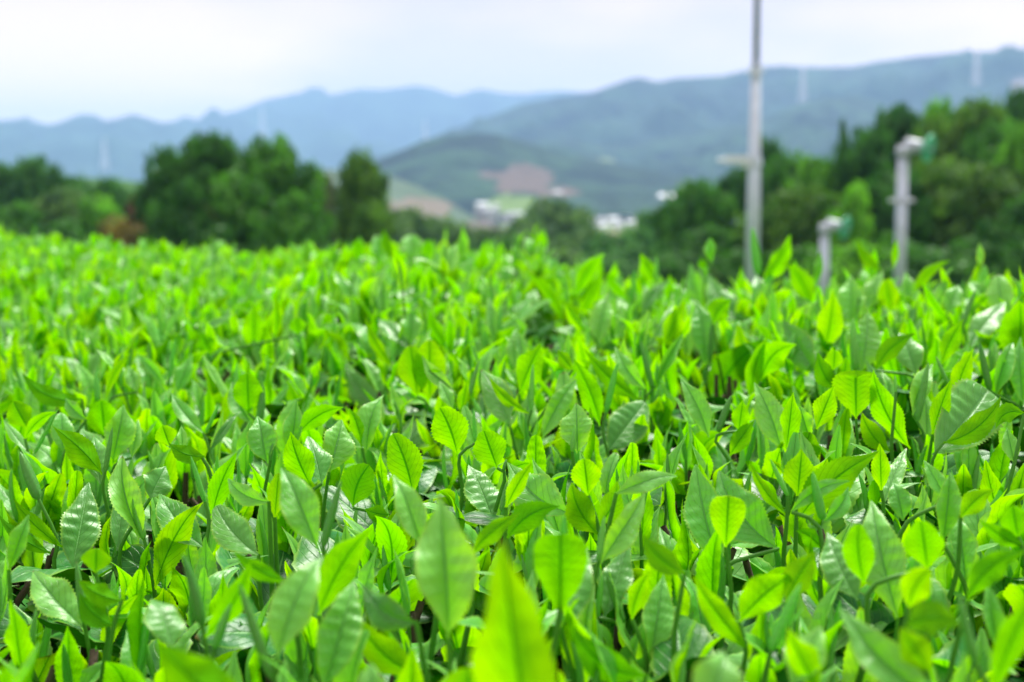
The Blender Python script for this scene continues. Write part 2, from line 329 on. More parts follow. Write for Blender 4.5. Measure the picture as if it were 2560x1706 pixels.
houses = [  # px x, y, width px, kind, dist, label
 (1496, 556, 40, 'w', 1020, 'white house at the left end of the village row in the valley'),
 (1533, 553, 34, 'w', 1060, 'white house second from left in the village row'),
 (1560, 540, 40, 'w', 1100, 'white house with pale roof at the middle of the village row'),
 (1590, 546, 34, 'v', 1080, 'white house with dark roof in the middle of the village row'),
 (1606, 532, 40, 'w', 1140, 'white house at the right end of the village row'),
 (1545, 566, 30, 'w', 1000, 'low white house on the near side of the village row'),
 (1516, 538, 24, 'v', 1160, 'small dark-roofed house behind the left end of the village row'),
 (1508, 568, 26, 'w', 1010, 'small white house in front of the left end of the village row'),
 (1575, 560, 26, 'w', 1040, 'small white house in front of the middle of the village row'),
 (1618, 545, 24, 'w', 1090, 'small white house just below the right end of the village row'),
 (1484, 543, 22, 'v', 1100, 'tiny dark-roofed house at the outer left edge of the village'),
 (1552, 528, 22, 'w', 1150, 'tiny white house on the slope behind the village row'),
 (1584, 526, 20, 'v', 1160, 'tiny dark-roofed house uphill of the village row'),
 (1240, 516, 18, 'w', 1030, 'tiny pale house uphill of the farm group'),
 (1315, 556, 18, 'v', 960, 'tiny dark-roofed house right of the pale farmhouse'),
 (1672, 502, 58, 'w', 1180, 'large bright white building standing alone right of the village'),
 (1630, 520, 24, 'd', 1180, 'small brown house between the village row and the large white building'),
 (1205, 517, 34, 'w', 1000, 'pale roofed house left of the green field below the clearing'),
 (1226, 530, 34, 'w', 985, 'pale roofed house second from left below the green field'),
 (1198, 534, 30, 'd', 970, 'dark brown house at the left end of the farm group'),
 (1292, 542, 40, 'w', 980, 'pale roofed farmhouse at the right end of the farm group'),
 (1262, 540, 26, 'v', 990, 'dark-roofed house in the middle of the farm group'),
 (1393, 488, 30, 'w', 1150, 'small cream house alone at the foot of the bare clearing')]
for x, y, w, k, d, lab in houses:
    o = HP[k] if k not in used else copy_tree(HP[k]); used.add(k)
    p = P(x, y, d); s = w / FX * d / 14.0; o.scale = (s, s, s); o.location = tuple(p - np.array([0, 0, 3.2 * s])); o.rotation_euler.z = R((x * 37) % 50 - 25)
    tag(o, lab, 'house', 'village houses in the valley')

# ------------------------------------------------------------------ pylons on the far hills
def pylon_proto():
    r = empty('transmission_tower'); b = MB(); H = 60
    hw = lambda z: 5.0 * (1 - z / H) ** 1.2 + .9
    lv = np.linspace(0, H, 9)
    for sx_, sy_ in ((-1, -1), (1, -1), (1, 1), (-1, 1)): b.tube([(sx_ * hw(z), sy_ * hw(z), z) for z in lv], .75, 4)
    for a, c in zip(lv[:-1], lv[1:]):
        for (i, j) in (((-1, -1), (1, -1)), ((1, -1), (1, 1)), ((1, 1), (-1, 1)), ((-1, 1), (-1, -1))):
            b.tube([(i[0] * hw(a), i[1] * hw(a), a), (j[0] * hw(c), j[1] * hw(c), c)], .42, 4); b.tube([(j[0] * hw(a), j[1] * hw(a), a), (i[0] * hw(c), i[1] * hw(c), c)], .42, 4)
    b.build('lattice_mast', PYLON, r)
    for z, w in ((38, 8), (46, 7), (54, 6)):
        b = MB(); b.tube([(-w, 0, z), (w, 0, z)], .34, 4); b.tube([(-w, 0, z), (0, 0, z + 2.2), (w, 0, z)], .26, 4)
        for s in (-1, 1): b.tube([(s * w, 0, z), (s * w, 0, z - 2.4)], .3, 4)
        b.build('crossarm', PYLON, r)
    return r
pyl = pylon_proto()
for i, (x, yt, yb, d, lab) in enumerate([
    (2440, 128, 214, 2450, 'white lattice pylon on the wooded hillside at the far right'),
    (2006, 170, 256, 2550, 'pale lattice pylon on the hillside just right of the tall grey pole'),
    (1063, 300, 350, 3900, 'small white pylon above the left shoulder of the rounded hill'),
    (262, 345, 425, 3600, 'faint white pylon on the blue hills at far left'),
    (656, 268, 345, 5200, 'faint pylon rising behind the big left tree')]):
    o = pyl if i == 0 else copy_tree(pyl)
    pb_ = P(x, yb, d); pt_ = P(x, yt, d); s = (pt_[2] - pb_[2]) / 60; o.scale = (s, s, s * 1.0); o.location = tuple(pb_); o.rotation_euler.z = R(20 + i * 25)
    tag(o, lab, 'pylon', 'pylons on the far hills')

# ------------------------------------------------------------------ trees
def crown_mesh(kind, seed, nclump, nleaf, ls):
    rg = np.random.default_rng(seed); V = []; RN = []
    cl = []
    while len(cl) < nclump:
        z = rg.uniform(0, 1)
        if kind == 'conifer': rmax = .5 * (1 - z) ** .85 + .02
        elif kind == 'bush': rmax = .5 * math.sqrt(max(0, 1 - z ** 2.2))
        else: rmax = .5 * math.sqrt(max(0, 1 - (abs(z - .42) / .6) ** 2.3))
        a = rg.uniform(0, 2 * math.pi); q = rmax * (1 + .18 * math.sin(3 * a + seed) + .1 * math.sin(7 * z + seed))
        rr = q * math.sqrt(rg.uniform(.12, 1)); cl.append((rr * math.cos(a), rr * math.sin(a), z * (.92 if kind != 'conifer' else .96)))
    base = .12 if kind != 'bush' else 0
    for c in cl:
        cr_ = rg.uniform(.05, .13) * (.6 if kind == 'conifer' else 1); t = rg.uniform(0, 1) ** 1.3
        d = nrm(rg.normal(size=(nleaf, 3))); d[:, 2] = d[:, 2] * .7 + .15
        p = np.array(c) * (1, 1, 1 - base) + (0, 0, base) + d * cr_ * rg.uniform(.55, 1.1, (nleaf, 1))
        n = nrm(d + rg.normal(size=(nleaf, 3)) * .6); a = nrm(np.cross(n, rg.normal(size=(nleaf, 3)))); b = np.cross(n, a)
        s = ls * rg.uniform(.6, 1.4, (nleaf, 1))
        q = np.stack([p - a * s, p - b * s * .6, p + a * s, p + b * s * .6], 1); V.append(q.reshape(-1, 3)); RN.append(np.repeat(np.clip(t + rg.normal(0, .15, nleaf), 0, 1), 4))
    V = np.concatenate(V); F = np.arange(len(V)).reshape(-1, 4)
    return V, F, np.concatenate(RN)
def tree_proto(kind, seed, ncl=90, nl=60, ls=.022):
    r = empty({'conifer': 'conifer_tree', 'bush': 'shrub'}.get(kind, 'broadleaf_tree')); V, F, RN = crown_mesh(kind, seed, ncl, nl, ls)
    mesh_obj('crown', V, F, CROWN, r, {'rnd': RN}, smooth=False)
    rg = random.Random(seed); b = MB(); th = .8 if kind != 'bush' else .5
    b.tube([(0, 0, -.05), (.01, 0, .2), (-.01, .01, .45), (0, 0, th)], [.035, .026, .016, .004], 8)
    for k in range(9):
        z = .15 + .06 * k; a = k * 2.4; l = rg.uniform(.2, .34) * (.6 if kind == 'conifer' else 1)
        b.tube([(0, 0, z), (l * .5 * math.cos(a), l * .5 * math.sin(a), z + .07), (l * math.cos(a), l * math.sin(a), z + .2)], [.012, .007, .002], 5)
    b.build('trunk', BARK, r, True); return r
TP = {'b0': tree_proto('broad', 3, 170, 80, .025), 'b1': tree_proto('broad', 8, 160, 80, .025), 'c': tree_proto('conifer', 5, 130, 45, .018), 's0': tree_proto('bush', 11, 90, 60, .026), 's1': tree_proto('bush', 14, 80, 60, .028)}
DK = (.018, .085, .018); MD = (.028, .120, .020); BR = (.055, .20, .022); OL = (.040, .12, .026); RD = (.075, .052, .045); PK = (.20, .16, .12); GY = (.045, .12, .05); SG=(.028,.115,.03)
trees = [ # kind, px, ytop, width px, dist, colour, label
 ('b0', 500, 335, 250, 50, DK, 'dark green rounded tree, left half of the big tree clump on the left'),
 ('b1', 675, 350, 235, 51, MD, 'green tree forming the right half of the big tree clump on the left'),
 ('s0', 590, 420, 330, 48, MD, 'dense green tree low in front of the big left tree clump'),
 ('s1', 455, 440, 190, 47, DK, 'dark shrub at the left foot of the big tree clump'),
 ('s0', 735, 470, 200, 46, MD, 'green shrub at the right foot of the big tree clump'),
 ('b1', 895, 382, 135, 56, OL, 'narrow olive green tree standing right of the big left clump'),
 ('s1', 925, 500, 150, 53, OL, 'olive shrub at the right foot of the narrow olive tree'),
 ('b0', 792, 432, 120, 75, (.045, .085, .045), 'dull grey green tree behind the gap between the left trees'),
 ('s0', 350, 472, 130, 62, RD, 'reddish brown bush left of the big tree clump'),
 ('s1', 300, 540, 200, 55, (.08, .085, .035), 'yellow brown low bush under the reddish bush'),
 ('b1', 85, 397, 150, 95, SG, 'dark rounded tree, highest on the far left slope'),
 ('b0', -10, 410, 150, 95, SG, 'dark tree cut by the left picture edge'),
 ('b0', 180, 440, 140, 96, SG, 'dark tree right of the highest one on the left slope'),
 ('b1', 270, 450, 140, 98, SG, 'dark tree at the low middle of the left slope'),
 ('b0', 365, 455, 110, 99, SG, 'dull green tree behind the reddish bush'),
 ('s0', 40, 500, 220, 78, MD, 'mid green shrub low on the left slope near the picture edge'),
 ('b0', 170, 470, 200, 80, GY, 'greyish green tree in the middle of the left slope'),
 ('s1', 250, 486, 180, 76, BR, 'light green shrub left of the yellow brown bush'),
 ('s0', 150, 545, 260, 66, DK, 'dark low shrub just above the tea at far left'),
 ('b0', 1000, 520, 170, 130, GY, 'hazy green tree right of the olive shrub'),
 ('b1', 1085, 545, 170, 130, GY, 'hazy green tree below the tan valley slope'),
 ('s0', 1050, 600, 260, 95, SG, 'dull green shrub low above the tea, left of centre'),
 ('s1', 1170, 600, 170, 80, DK, 'dark shrub above the tea at centre left'),
 ('s0', 1275, 590, 170, 75, DK, 'very dark round shrub above the tea near the centre'),
 ('b0', 1390, 498, 170, 150, GY, 'grey green pointed tree in front of the bare clearing'),
 ('b1', 1320, 548, 150, 140, GY, 'grey green tree left of the pointed centre tree'),
 ('b0', 1455, 575, 150, 135, GY, 'grey green tree below the left end of the village'),
 ('b1', 1530, 584, 170, 120, SG, 'green tree below the middle of the village'),
 ('b0', 1650, 528, 170, 125, SG, 'green tree just below the large white building'),
 ('b1', 1600, 572, 150, 122, SG, 'green tree just below the right end of the village'),
 ('b0', 1300, 575, 180, 125, GY, 'hazy grey green tree between the dark round shrub and the pointed centre tree'),
 ('b1', 1130, 560, 150, 128, GY, 'hazy tree below the tan slope, left of the farm houses'),
 ('b0', 1220, 568, 150, 126, GY, 'hazy tree just below the farm houses at the centre'),
 ('s0', 1400, 620, 240, 85, GY, 'dull shrub low above the tea at the centre'),
 ('s1', 1530, 630, 260, 80, SG, 'dull green shrub low above the tea right of centre'),
 ('b1', 1745, 455, 170, 68, MD, 'bright green tree left of the tall grey pole'),
 ('b0', 1850, 420, 160, 70, DK, 'dark tree right behind the tall grey pole'),
 ('b1', 1915, 350, 110, 90, DK, 'narrow dark tree just right of the tall pole'),
 ('b1', 1965, 388, 160, 72, MD, 'green rounded tree between the tall pole and the pointed conifer'),
 ('b0', 2050, 392, 150, 66, BR, 'light green tree below left of the pointed conifer'),
 ('c', 2107, 305, 90, 66, MD, 'slim pointed conifer between the two tall poles'),
 ('b1', 2165, 330, 150, 64, DK, 'dark tree right of the slim conifer'),
 ('b0', 2265, 268, 190, 66, DK, 'tall dark tree behind the right fan pole'),
 ('b1', 2350, 258, 120, 70, BR, 'bright green tree top right of the tall dark tree'),
 ('b0', 2425, 252, 210, 62, OL, 'broad olive tree on the right'),
 ('b1', 2500, 310, 170, 60, MD, 'green tree right of the broad olive tree'),
 ('b0', 2575, 225, 150, 75, DK, 'dark tree cut by the right picture edge'),
 ('b0', 2560, 310, 120, 50, BR, 'bright yellow green tree at the right picture edge'),
 ('s0', 1770, 560, 260, 52, DK, 'dark shrub left of the foot of the tall pole'),
 ('s1', 1905, 520, 220, 52, OL, 'olive shrub right of the tall pole'),
 ('b1', 2020, 470, 210, 50, OL, 'brownish olive tree behind the short fan pole'),
 ('s0', 2135, 450, 160, 47, BR, 'light yellow green shrub left of the right fan pole'),
 ('b0', 2230, 430, 200, 50, DK, 'very dark tree right of the right fan pole'),
 ('b1', 2330, 400, 220, 52, OL, 'olive tree under the broad olive tree'),
 ('b0', 2460, 410, 260, 50, OL, 'wide olive tree low on the right'),
 ('s0', 2560, 480, 220, 46, DK, 'dark shrub low at the right edge'),
 ('s1', 1700, 630, 260, 42, DK, 'dark undergrowth bush above the tea left of the tall pole'),
 ('s0', 1850, 620, 240, 40, DK, 'dark undergrowth bush behind the foot of the tall pole'),
 ('s1', 1990, 610, 240, 40, MD, 'mid green bush behind the short fan pole'),
 ('s0', 2140, 600, 240, 38, BR, 'light green bush between the two fan poles near the tea'),
 ('s1', 2290, 600, 260, 38, SG, 'dull green bush right of the right fan pole near the tea'),
 ('s0', 2430, 590, 260, 38, DK, 'dark bush above the tea on the right'),
 ('s1', 2560, 600, 240, 38, SG, 'dull green bush at the right edge above the tea')]
tused = set()
for i, (k, x, yt, w, d, c, lab) in enumerate(trees):
    o = TP[k] if k not in tused else copy_tree(TP[k]); tused.add(k)
    top = P(x, yt, d); wd = w / FX * d * (1.12 if x < 1000 else 1.3)
    zb = gz(top[1]) if x > 800 or d < 70 else gz(top[1]) * .8
    h = (top[2] - zb) * 1.02
    h = max(h, wd * .6)
    o.location = (top[0], top[1], top[2] - h * .99); o.scale = (wd, wd, h); o.rotation_euler.z = i * 1.7
    for ch in o.children:
        if ch.name.startswith('crown'): ch.color = (min(1, c[0] * 2.2), min(1, c[1] * 1.85), c[2] * 1.5, 1)
    cat = {'c': 'conifer', 's0': 'shrub', 's1': 'shrub'}.get(k, 'tree')
    tag(o, lab, cat, 'trees beyond the tea field')

# ------------------------------------------------------------------ poles
def pole_parts(root, p, ztop, r0, r1, zb):
    b = MB(); b.tube([(0, 0, 0), (0, 0, ztop - zb)], [r0, r1], 20); b.build('pole', STEEL, root, True)
    b = MB(); b.tube([(0, 0, -.05), (0, 0, .12)], r0 * 2.2, 16); b.build('footing', simple_mat('concrete', (.35, .34, .32), .9), root)
# tall pole
D = 20.; top = P(1893, 165, D); zb = gz(top[1]); X0 = P(1890, 700, D)[0]
r = empty('tall_pole', (X0, top[1], zb)); lean = 0
H1 = top[2] - zb
b = MB(); b.tube([(0, 0, -.1), (0, 0, H1 * .55), (0, 0, H1 - .02)], [.100, .092, .062], 24); b.build('pole', STEEL, r, True)
b = MB(); b.tube([(0, 0, H1 - .1), (0, 0, H1 + 3.0)], [.046, .040], 16); b.build('upper_rod', simple_mat('dark_steel', (.22, .27, .31), .5, .3, .1), r, True)
b = MB(); b.tube([(0, 0, H1 - .14), (0, 0, H1)], .088, 20); b.tube([(-.14, 0, H1 - .07), (.12, 0, H1 - .07)], .014, 8); b.build('clamp', STEEL, r)
zc_ = P(1893, 405, D)[2] - zb
b = MB(); b.tube([(-.08, 0, zc_ - .02), (-.52, 0, zc_ + .03)], [.035, .028], 10); b.box((-.25, 0, zc_ + .035), (.17, .10, .05)); b.box((-.11, 0, zc_), (.05, .07, .08)); b.build('bracket_lamp', WHITEP, r)
b = MB(); b.tube([(0, 0, zc_ - .06), (0, 0, zc_ + .06)], .112, 20); b.build('collar', STEEL, r)
tag(r, 'tall grey steel pole with a thin upper rod and a white side bracket', 'pole', None)
# frost fans
def frost_fan(px, py, d, rpx, lab, yaw, hs=1.0, cpx=114):
    top = P(px, py, d); zb = gz(top[1]); H = top[2] - zb; rr = rpx / FX * d / 2
    r = empty('frost_fan_pole', (top[0], top[1], zb))
    b = MB(); b.tube([(0, 0, -.1), (0, 0, H * .6), (0, 0, H)], [rr * 1.05, rr, rr * .92], 20); b.build('pole', STEEL, r, True)
    b = MB(); b.tube([(0, 0, H - .015), (0, 0, H + .05), (0, 0, H + .10)], [rr * 1.25, rr * 1.3, rr * 1.05], 18); b.build('pole_cap', MOTOR, r, True)
    zc = P(px, py + cpx, d)[2] - zb
    b = MB(); b.tube([(0, 0, zc - .03), (0, 0, zc + .03)], rr * 1.15, 18); b.tube([(-rr * 1.7, 0, zc), (rr * 1.7, 0, zc)], .016, 8); b.tube([(-rr * 1.9, -.04, zc), (-rr * 1.9, .04, zc)], .02, 8); b.tube([(rr * 1.9, -.04, zc), (rr * 1.9, .04, zc)], .02, 8); b.build('pole_clamp', MOTOR, r)
    # motor nacelle on a bracket, its axis turned towards lower right
    c = np.array([.145 * hs, -.02, H + .125 * hs]); ax = nrm(np.array([math.cos(yaw), math.sin(yaw), -.22]))
    b = MB(); b.tube([c - ax * .14 * hs, c - ax * .12 * hs, c + ax * .10 * hs, c + ax * .13 * hs], [.055 * hs, .085 * hs, .085 * hs, .06 * hs], 18); mt = b.build('motor', MOTOR, r, True)
    b = MB(); b.tube([(0, 0, H + .05), tuple(c - np.array([.02, 0, .06]))], .03, 8); b.build('bracket', STEEL, r)
    # guard ring and blades (green)
    hub = c + ax * .20 * hs; a1 = nrm(np.cross(ax, [0, 0, 1.])); a2 = np.cross(a1, ax); Rr = .175 * hs
    b = MB()
    b.tube([hub + Rr * (math.cos(t) * a1 + math.sin(t) * a2) for t in np.linspace(0, 2 * math.pi, 41)], .020 * hs, 8, False)
    for q in (.35, .7):
        b.tube([hub - ax * .02 + Rr * q * (math.cos(t) * a1 + math.sin(t) * a2) for t in np.linspace(0, 2 * math.pi, 31)], .010, 5, False)
    for t in np.arange(12) * math.pi / 6: b.tube([hub - ax * .02, hub + Rr * (math.cos(t) * a1 + math.sin(t) * a2)], .009, 5)
    b.build('guard', GREENP, r, True)
    for k in range(4):
        t0 = k * math.pi / 2 + .5; v = []
        for q in np.linspace(.12, .92, 7):
            for s in (-1, 1):
                t = t0 + s * .24 * math.sin(math.pi * min(1, q * .9 + .1)) ** .6; v.append(hub + Rr * q * (math.cos(t) * a1 + math.sin(t) * a2) + ax * s * .028 * hs)
        v = np.array(v); v2 = v + ax * .005; V = np.concatenate([v, v2]); n = 7
        f = [(2 * i, 2 * i + 1, 2 * i + 3, 2 * i + 2) for i in range(n - 1)] + [(14 + 2 * i + 2, 14 + 2 * i + 3, 14 + 2 * i + 1, 14 + 2 * i) for i in range(n - 1)]
        f += [(2 * i + 2, 14 + 2 * i + 2, 14 + 2 * i, 2 * i) for i in range(n - 1)] + [(2 * i + 1, 14 + 2 * i + 1, 14 + 2 * i + 3, 2 * i + 3) for i in range(n - 1)] + [(0, 14, 15, 1), (12, 13, 27, 26)]
        m = mesh_obj('fan_blade', V, f, GREENP, r, smooth=False)
    b = MB(); b.tube([hub - ax * .05, hub + ax * .03], [.04 * hs, .025 * hs], 12); b.build('hub', MOTOR, r, True)
    tag(r, lab, 'frost fan', 'frost fans on grey poles'); return r
frost_fan(2258, 388, 15., 28, 'tall grey pole with motor and green fan, right of the tall pole', R(-35), .78)
frost_fan(2062, 582, 15.5, 24, 'short grey pole with green fan standing between the two taller poles', R(-35), .66, 190)

# ------------------------------------------------------------------ haze over the valley
def haze():
    m, nt, out = newmat('haze_air'); pv = N(nt, 'ShaderNodeVolumePrincipled')
    pv.inputs['Color'].default_value = (.38, .63, 1.0, 1); pv.inputs['Density'].default_value = 2.0e-4; pv.inputs['Anisotropy'].default_value = .15
    L(nt, pv.outputs[0], out.inputs['Volume'])
    b = MB(); b.box((0, 4700, 200), (9500, 5300, 320)); o = b.build('haze', m); tag(o, kind='stuff')
haze()

# ------------------------------------------------------------------ the tea hedge: surface of shoot tips relative to the camera
TH = [-.40, 0, .33]
ZC = [([.1, .35, .5, .9, 1.5, 2.2, 3.5, 4.6, 6, 8], [-.115, -.122, -.130, -.130, -.122, -.106, -.081, -.090, -.22, -.95]),
      ([.1, .33, .45, .8, 1.2, 1.7, 2.2, 3, 5, 8], [-.11, -.115, -.118, -.114, -.099, -.084, -.090, -.155, -.8, -.95]),
      ([.1, .33, .45, .75, 1.0, 1.25, 1.6, 2.2, 3, 8], [-.11, -.115, -.118, -.108, -.087, -.070, -.092, -.32, -.85, -.95])]
def ztip(X, Y):
    X = np.asarray(X, float); Y = np.asarray(Y, float); th = X / np.maximum(Y, .05)
    z = [np.interp(Y, a, b) for a, b in ZC]; th = np.clip(th, TH[0], TH[2])
    w = np.where(th < 0, (th - TH[0]) / (0 - TH[0]), th / TH[2])
    return np.where(th < 0, z[0] * (1 - w) + z[1] * w, z[1] * (1 - w) + z[2] * w)
def surf_depth(x, y, off=0.0):
    d = np.linspace(.22, 5, 1200); p = CAM + d[:, None] * (FWD + RT * (x - 1280) / FX + UP * (853 - y) / FX)
    g = p[:, 2] - CAMZ - ztip(p[:, 0], p[:, 1]) - off
    k = np.where(g < 0)[0]
    return float(d[k[0]]) if len(k) else float(d[np.argmin(g / d)])

# ------------------------------------------------------------------ leaf and bud geometry
def leaf_geo(P0, Pm, P1, N0, w, fold=.35, na=22, nc=6, blunt=0., teeth=.06, quilt=.5, wav=.6, seed=0):
    rg = np.random.default_rng(seed)
    P0, Pm, P1 = (np.asarray(p, float) for p in (P0, Pm, P1)); v = np.linspace(0, 1, na + 1)[:, None]
    C = 2 * Pm - .5 * (P0 + P1); M = (1 - v) ** 2 * P0 + 2 * v * (1 - v) * C + v ** 2 * P1
    T = nrm(2 * (1 - v) * (C - P0) + 2 * v * (P1 - C)); Ln = np.linalg.norm(P1 - P0)
    S = nrm(np.cross(T, N0)); Nn = np.cross(S, T); vv = v[:, 0]
    if na >= 6:
        tw = (rg.normal(0, .38) * wav * (v - .25)); S, Nn = S * np.cos(tw) + Nn * np.sin(tw), Nn * np.cos(tw) - S * np.sin(tw)
        M = M - Nn * (np.clip(v - .55, 0, 1) ** 2) * Ln * abs(rg.normal(0, .45)) * wav * (1 - .6 * blunt)
    ve = np.clip((vv - .05) / .95, 0, 1)
    f1 = ve ** .82 * (1 - ve) ** 1.22 * (1 + .8 * np.sin(np.pi * ve)) ; f1 /= f1.max(); f2 = ve ** .8 * (1 - ve) ** .34; f2 /= f2.max()
    f = f1 * (1 - blunt) + f2 * blunt
    hw = w / 2 * np.maximum(f, 0) + .00055 * (1 - ve) + .0001
    if nc >= 8: s = np.array([-1, -.93, -.62, -.28, -.05, 0, .05, .28, .62, .93, 1])
    elif nc >= 5: s = np.array([-1, -.6, -.06, 0, .06, .6, 1])
    elif nc >= 3: s = np.array([-1, -.5, 0, .5, 1])
    else: s = np.array([-1, 0, 1.])
    a = np.abs(s)[None, :]; sg = np.sign(s)[None, :]
    ph1, ph2 = rg.uniform(0, 6.28, 2); fo = fold * (1 - .45 * vv[:, None]) * rg.uniform(.85, 1.15)
    lat = s[None, :] * hw[:, None] * np.cos(fo); up = a * hw[:, None] * np.sin(fo)
    up = up - .22 * hw[:, None] * a ** 2.6 * (1 if fold < .9 else .3)         # margins roll down a little
    if nc >= 5:
        q = (.45 + .75 * np.sin(vv[:, None] * rg.uniform(3, 9) + ph1 + sg * 1.3) ** 2) * np.sin(2 * np.pi * (vv[:, None] * 8.5 - 2.6 * a ** 1.35 + .22 * sg) + 1.2) * (a * (1 - a) * 4) ** .8
        up = up + quilt * w * .016 * q * np.minimum(1, f[:, None] * 1.5)
        up = up + wav * w * .085 * np.sin(2 * np.pi * vv[:, None] * rg.uniform(1.6, 2.6) + ph1 + sg * ph2) * a ** 2 * np.minimum(1, f[:, None] * 1.5)
        lat = lat + wav * w * .02 * np.sin(2 * np.pi * vv[:, None] * 3 + ph2) * a
    if teeth > 0 and nc >= 8:
        tt = np.zeros(na + 1); tt[1:-1:2] = teeth; tt[2:-1:2] = -teeth * .35
        lat[:, 0] *= 1 + tt; lat[:, -1] *= 1 + tt; up[:, 0] += tt * hw * .25; up[:, -1] += tt * hw * .25
    side = wav * .03 * Ln * np.sin(vv * 3.1 + ph1)[:, None]
    V = M[:, None, :] + lat[..., None] * S[:, None, :] + (up + side * .6)[..., None] * Nn[:, None, :]
    n = len(s); idx = np.arange((na + 1) * n).reshape(na + 1, n)
    F = np.stack([idx[:-1, :-1].ravel(), idx[:-1, 1:].ravel(), idx[1:, 1:].ravel(), idx[1:, :-1].ravel()], 1)
    uv = np.zeros(((na + 1), n, 3)); uv[..., 0] = s[None, :]; uv[..., 1] = vv[:, None]; uv[..., 2] = Ln
    return V.reshape(-1, 3), F, uv.reshape(-1, 3)
def tube_geo(pts, rad, n=6):
    pts = np.asarray(pts, float); m = len(pts); rad = np.asarray(rad, float) * np.ones(m)
    T = np.gradient(pts, axis=0); T = nrm(T); a = np.array([1., 0, 0]); V = []
    th = np.linspace(0, 2 * np.pi, n, endpoint=False)
    for i in range(m):
        b = nrm(np.cross(T[i], a)); a = nrm(np.cross(b, T[i])); V.append(pts[i] + rad[i] * (np.cos(th)[:, None] * a + np.sin(th)[:, None] * b))
    V = np.concatenate(V); idx = np.arange(m * n).reshape(m, n); nx = np.roll(idx, -1, 1)
    F = np.stack([idx[:-1].ravel(), nx[:-1].ravel(), nx[1:].ravel(), idx[1:].ravel()], 1)
    return V, F
def bez(P0, Pm, P1, n):
    P0, Pm, P1 = (np.asarray(p, float) for p in (P0, Pm, P1)); v = np.linspace(0, 1, n)[:, None]; C = 2 * Pm - .5 * (P0 + P1)
    return (1 - v) ** 2 * P0 + 2 * v * (1 - v) * C + v ** 2 * P1
def bud_geo(P0, Pm, P1, w, n=8, na=12):
    v = np.linspace(0, 1, na + 1); r = w / 2 * (v * 1.0 + .12) ** .45 * (1 - v) ** .62; r = r / r.max() * w / 2; r[0] = w * .22; r[-1] = w * .03
    V, F = tube_geo(bez(P0, Pm, P1, na + 1), r, n)
    V = V.reshape(na + 1, n, 3); c = V.mean(1, keepdims=True); V[:, 0] += (c[:, 0] - V[:, 0]) * .45       # the groove where the rolled leaf overlaps
    uv = np.zeros((na + 1, n, 3)); uv[..., 0] = np.linspace(.1, .8, n)[None]; uv[..., 1] = v[:, None]
    return V.reshape(-1, 3), F, uv.reshape(-1, 3)

class Acc:                              # accumulates everything of the uncountable part of the hedge
    def __init__(s): s.V = []; s.F = []; s.U = []; s.A = []; s.Rn = []; s.n = 0
    def add(s, V, F, U, age, rnd):
        s.V.append(V); s.F.append(F + s.n); s.U.append(U if U is not None else np.zeros((len(V), 3))); s.A.append(np.full(len(V), age)); s.Rn.append(np.full(len(V), rnd)); s.n += len(V)
    def build(s, name, mat): return mesh_obj(name, np.concatenate(s.V), np.concatenate(s.F), mat, attrs={'luv': np.concatenate(s.U), 'age': np.concatenate(s.A), 'rnd': np.concatenate(s.Rn)})
def leaf_obj(root, name, V, F, U, age, rnd, mat, lab=None):
    o = mesh_obj(name, V - np.array(root.location), F, mat, root, {'luv': U if U is not None else np.zeros((len(V), 3)), 'age': np.full(len(V), age), 'rnd': np.full(len(V), rnd)})
    if lab: o['label'] = lab
    return o

# ------------------------------------------------------------------ shoots copied one by one from the photograph
# crops: origin and scale of the photo region the leaf coordinates were read in
CR = {'A': (0, 560, 2.736), 'B': (850, 560, 2.736), 'C': (1700, 560, 2.736), 'D': (0, 1130, 2.722), 'E': (850, 1130, 2.722), 'F': (1700, 1130, 2.722)}
